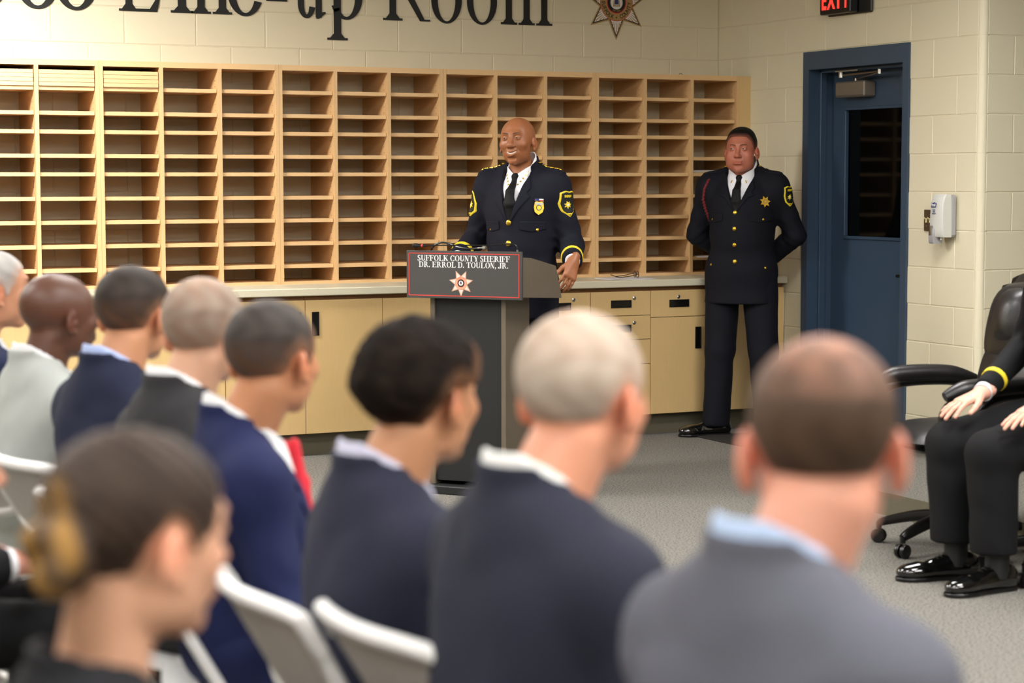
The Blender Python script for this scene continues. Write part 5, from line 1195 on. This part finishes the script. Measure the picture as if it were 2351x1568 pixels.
def arm_patch(P, s, zc, yc, w_, h_, txt=True, xm=.215):
    jn = subfield(P['jf'], (min(s * .18, s * .36), yc - .07, zc - .09), (max(s * .18, s * .36), yc + .07, zc + .09), .0028); X, Y, Z = jn.x[:, None, None], jn.y[None, :, None], jn.z[None, None, :]
    def sh(k): return [(yc + a * w_ * k, zc + b * h_ * k) for a, b in ((-.5, .42), (-.25, .5), (0, .46), (.25, .5), (.5, .42), (.47, 0), (.28, -.32), (0, -.52), (-.28, -.32), (-.47, 0))]
    side = xm - s * X
    a = shell(jn, .0030, np.maximum(poly2(sh(1), Y, Z), side), 'patch'); po = link('shoulder_patch', a, M['yellow'], P['jacket'])
    b = shell(jn, .0042, np.maximum(poly2(sh(.91), Y, Z), side), 'patch'); link('patch_field', b, M['podb'], po)
    st = [(yc + .008 + u * .72, zc - .006 + v * .72) for u, v in star_poly(.030 * w_ / .085, 7, .5)]
    c = shell(jn, .0052, np.maximum(poly2(st, Y, Z), side), 'patch'); link('patch_star', c, M['yellow'], po)
    d = shell(jn, .0060, np.maximum(poly2([(yc + .008 + .008 * math.cos(a_), zc - .006 + .008 * math.sin(a_)) for a_ in np.linspace(0, 2 * PI, 13)[:-1]], Y, Z), side), 'patch'); link('patch_seal', d, M['white'], po)
    r = shell(jn, .0052, np.maximum(poly2([(yc - .016, zc - h_ * .36), (yc + .016, zc - h_ * .36), (yc + .006, zc - h_ * .43), (yc - .006, zc - h_ * .43)], Y, Z), side), 'patch'); link('patch_scroll', r, M['yellow'], po)
    k = int(np.searchsorted(jn.z, zc + h_ * .3)); i = [int(np.searchsorted(jn.y, yc + q)) for q in (-.008, .012, .032)]
    def xs_(jj):
        col = jn.F[:, jj, k]; n = np.nonzero(col < 0)[0]; return float(jn.x[n[-1] if s > 0 else n[0]])
    try:
        xa, x0, xb = [xs_(q) for q in i]; yd = Vector(((xb - xa) / .04, 1, 0)).normalized(); xd = yd if s > 0 else -yd
        me = text_mesh('SHERIFF', .0165, .0004, offset=.0006); n = xd.cross(Vector((0, 0, 1)))
        place_mesh('patch_lettering', me, M['yellow'], po, frame_mtx((x0 + n.x * .009, yc + .012 + n.y * .009, zc + h_ * .24), xd, (0, 0, 1)), .70 * w_ / .085)
    except Exception: pass

SPX, SCR, SDP, STH = 1188, 270, 10.2, 206
P1 = person('bald smiling officer in dark uniform with gold braid standing behind the podium', SPX, SDP, SCR, STH, 6, hs=1.05, pitch=3, hx=0.004, roll=2, S_off=.203, vdrop=.185, skin=(146, 90, 55), name='person', group='officers in dark uniform',
  head=dict(smile=1, eyes=.42, jaw=.92, nose=1.3, redtone=(1.05, .9, .85), lip=(.92, .68, .66), gaze=.3), suit=UN, shirt=(236, 236, 242), tie=(12, 12, 13), bw=1.12, shw=.89, armr=1.14, trapz=.062, neckk=.94, fine=.0024, coarse=.008, wr=1.2,
  arm=dict(el={-1: (-.250, -.06, 1.165), 1: (.285, -.08, 1.2)}, wr={-1: (-.345, .135, 1.092), 1: (.27, .17, 1.10)},
    hand={-1: ((-.352, .135, 1.092), (.02, .50, -.80), (.55, .55, .45), (.80, -.35, -.35), (.38, .40, .44, .50), .05, .98, .004, .8), 1: ((.27, .17, 1.10), (-.2, 1, -.15), (-1, -.2, 0), (0, -.1, -1), .4, .08, 1.05)},
    fine=([(-.44, -.29, .0035)], [(.12, .31, .0035)], [(.93, 1.12, .0035)])), standing=dict(kn={-1: (-.10, .03, .50), 1: (.10, .03, .50)}, an={-1: (-.12, -.02, .09), 1: (.12, -.02, .09)}, hem=.80))
uniform(P1, 4)
for z in (1.278, 1.176, 1.074, .97): button(P1, 0, z, .0145)
flap(P1, .055, .165, 1.235, 1.285); flap(P1, -.165, -.055, 1.235, 1.285); button(P1, .115, 1.243, .0085); button(P1, -.135, 1.243, .0085)
for s in (-1, 1): arm_patch(P1, s, 1.372, .002, .092, .128)
def shield_badge(P, x, z):
    m_ = front_mtx(P['jn'], x, z, .004); t = P['jacket']
    o = MB().prism([(-.022, .026), (-.012, .031), (0, .028), (.012, .031), (.022, .026), (.026, 0), (.020, -.022), (0, -.036), (-.020, -.022), (-.026, 0)], 2, 0, .004).xf(m_).build('shield_badge', M['gold'], t)
    MB().prism(disc(.0145, 20), 2, .004, .0052).xf(m_).build('badge_ring', M['navyink'], o); MB().prism(disc(.0105, 20), 2, .0052, .0064).xf(m_).build('badge_seal', M['gold'], o)
    MB().prism([(-.019, .014), (.019, .014), (.022, .024), (-.022, .024)], 2, .004, .006).xf(m_).build('badge_banner', M['steel'], o)
    for i in range(7): MB().lathe([(.0022, 0), (.0018, .002), (.0004, .003)], (-.021 + .007 * i, .030 + .002 * math.cos(i), .003), n=8).xf(m_).build('badge_bead', M['gold'], o, True)
    MB().box((-.022, .033, 0), (0, .044, .003)).xf(m_).build('flag_canton', M['navyink'], o); MB().box((0, .0385, 0), (.022, .044, .003)).xf(m_).build('flag_stripe', M['white'], o); MB().box((0, .033, 0), (.022, .0385, .003)).xf(m_).build('flag_stripe', M['red'], o)
shield_badge(P1, -.142, 1.352)
for s in (-1, 1):
    for i in range(5):
        x, z = s * (.026 + .0085 * i), P1['S'] + .004 + .0155 * i; MB().prism(star_poly(.0068, 5, .45, PI / 2), 2, 0, .002).xf(front_mtx(P1['sf'], x, z, .0015)).build('collar_star', M['gold'], P1['t'])
MB().tube([(0, 0, 0), (0, 0, .005)], .0105, 14).build('ring', M['steel'], P1['bo'], True, loc=(0, 0, -5)) if False else None

P2 = person('officer with short black hair standing hands behind back beside the blue door', 1702, 11.8, 296, 200, 3, hs=1.10, S_off=.178, vdrop=.155, skin=(178, 108, 84), name='person', group='officers in dark uniform', pitch=-1,
  head=dict(fat=.002, jaw=1.0, eyes=.62, redtone=(1.15, .8, .75), beard=.25, gaze=1), hair=dict(style='flat', thick=.007, color=lin(14, 12, 12), fadew=.02, edge=.3, side=.65, sidecol=lin(92, 52, 42), poly=[(.20, .088), (.084, .082), (.060, .078), (.048, .052), (.040, .030), (.028, .016), (.012, .010), (-.012, .036), (-.032, .016), (-.040, -.020), (-.052, -.055), (-.066, -.078), (-.20, -.084), (-.20, .26), (.20, .26)]),
  suit=(15, 16, 24), shirt=(236, 236, 242), tie=(12, 12, 13), bw=1.18, shw=.90, trapz=.062, legr=1.22, armr=1.12, fine=.0026, coarse=.009, wr=.8, hands=True,
  arm=dict(el={-1: (-.292, -.10, 1.17), 1: (.292, -.10, 1.17)}, wr={-1: (-.07, -.225, .985), 1: (.07, -.235, 1.0)}, hand={-1: ((-.07, -.225, .985), (1, -.1, -.25), (0, -.3, 1), (0, -1, 0), .3, .05, 1.0), 1: ((.07, -.235, 1.0), (-1, -.15, -.3), (0, -.3, 1), (0, -1, 0), .3, .05, 1.0)}),
  standing=dict(kn={-1: (-.14, .03, .50), 1: (.115, .04, .50)}, an={-1: (-.17, .0, .09), 1: (.135, .03, .09)}, hem=.775, belly=.03, toe={-1: 14, 1: -50}))
uniform(P2, 1, False)
for z in (1.302, 1.21, 1.117, 1.022): button(P2, 0, z, .0125)
flap(P2, .075, .19, 1.245, 1.295); flap(P2, -.19, -.075, 1.245, 1.295); button(P2, .145, 1.262, .0075); button(P2, -.15, 1.262, .0075); button(P2, .15, 1.0, .0075); button(P2, -.165, .985, .0075)
arm_patch(P2, -1, 1.395, .0, .085, .115)
sb = front_mtx(P2['jn'], -.155, 1.362, .004); so_ = MB().prism(star_poly(.0345, 7, .56), 2, 0, .003).xf(sb).build('star_badge', M['gold'], P2['jacket'])
MB().prism(disc(.014, 20), 2, .003, .005).xf(sb).build('badge_ring', M['gilt'], so_); MB().prism(disc(.0085, 20), 2, .005, .007).xf(sb).build('badge_seal', M['gold'], so_)
for s in (-1, 1): MB().box((-.0025, -.009, 0), (.0025, .009, .002)).xf(front_mtx(P2['sf'], s * .042, P2['S'] + .022, .002) @ Matrix.Rotation(s * -.5, 4, 'Z')).build('collar_bar', M['gold'], P2['t'])
cp = [(.150, -.005, P2['S'] + .062)] + [(x, front_y(P2['jn'], x, z) + .003, z) for x, z in ((.185, P2['S'] + .03), (.205, P2['S'] - .02), (.215, P2['S'] - .08), (.210, P2['S'] - .13), (.195, P2['S'] - .18), (.185, P2['S'] - .21))]
MB().tube(cp, .0075, 8).build('shoulder_cord', M['cord'], P2['jacket'], True)
cb = MB()
for i in range(len(cp) - 1):
    for q in range(3):
        a = Vector(cp[i]).lerp(Vector(cp[i + 1]), q / 3); cb.tube([a + Vector((-.008, .004, .004)), a + Vector((.0, .008, 0)), a + Vector((.008, .004, -.004))], .003, 6)
cb.build('cord_braiding', M['cord'], P2['jacket'], True)

P3 = person('seated officer in dark uniform with gold cuff braid, hands on knees, at the right edge', 2448, 7.6, 470, 248, 0, hs=1.02, S_off=.21, seat=.60, skin=(226, 168, 146), name='person', group='officers in dark uniform',
  suit=(17, 17, 19), shirt=(230, 230, 236), tie=(12, 12, 13), hair=dict(style='short', thick=.006, color=lin(96, 86, 78), fadew=.03, edge=.5), bw=1.05, legr=1.3, hemleg=.14, coarse=.008, wr=1.0, hemz=.56,
  arm=dict(el={-1: (-.30, -.02, .84), 1: (.27, .0, .86)}, wr={-1: (-.235, .29, .695), 1: (.085, .325, .70)},
    hand={-1: ((-.235, .29, .695), (-.05, 1, -.42), (1, .0, 0), (0, -.4, -1), .16, .28, 1.02, .004, .95), 1: ((.085, .325, .70), (.10, 1, -.38), (-1, .0, 0), (0, -.4, -1), .18, .34, 1.06, .004, .95)},
    fine=([(-.36, -.13, .004), (-.02, .20, .004)], [(.26, .56, .004)], [(.53, .75, .004)])),
  standing=None)
uniform(P3, 1)
for z in (.80, .70): button(P3, 0, z, .012)
ol = hpt(2445, 1000, 7.62)
office_chair((P3['t'].location.x, P3['t'].location.y, 0), rotz_for(248), 'black leather office chair under the seated officer at the right edge')
q = EYE + Vector((FH.x, FH.y, 0)) * 8.2 + Vector((RH.x, RH.y, 0)) * 1.775
office_chair((q.x, q.y, 0), rotz_for(255), 'empty black leather office chair beside the seated officer')

# ------------------------------------------------------------------ folding chairs of the audience
def chair_at(px, py, depth, th, label):
    p = hpt(px, py, depth); folding_chair((p.x, p.y, 0), rotz_for(th), label)
chair_at(905, 1370, 3.62, 66, 'white folding chair with grey panel, left one of the two in full view')
chair_at(1190, 1420, 3.34, 60, 'white folding chair partly behind the white haired man in dark blue')
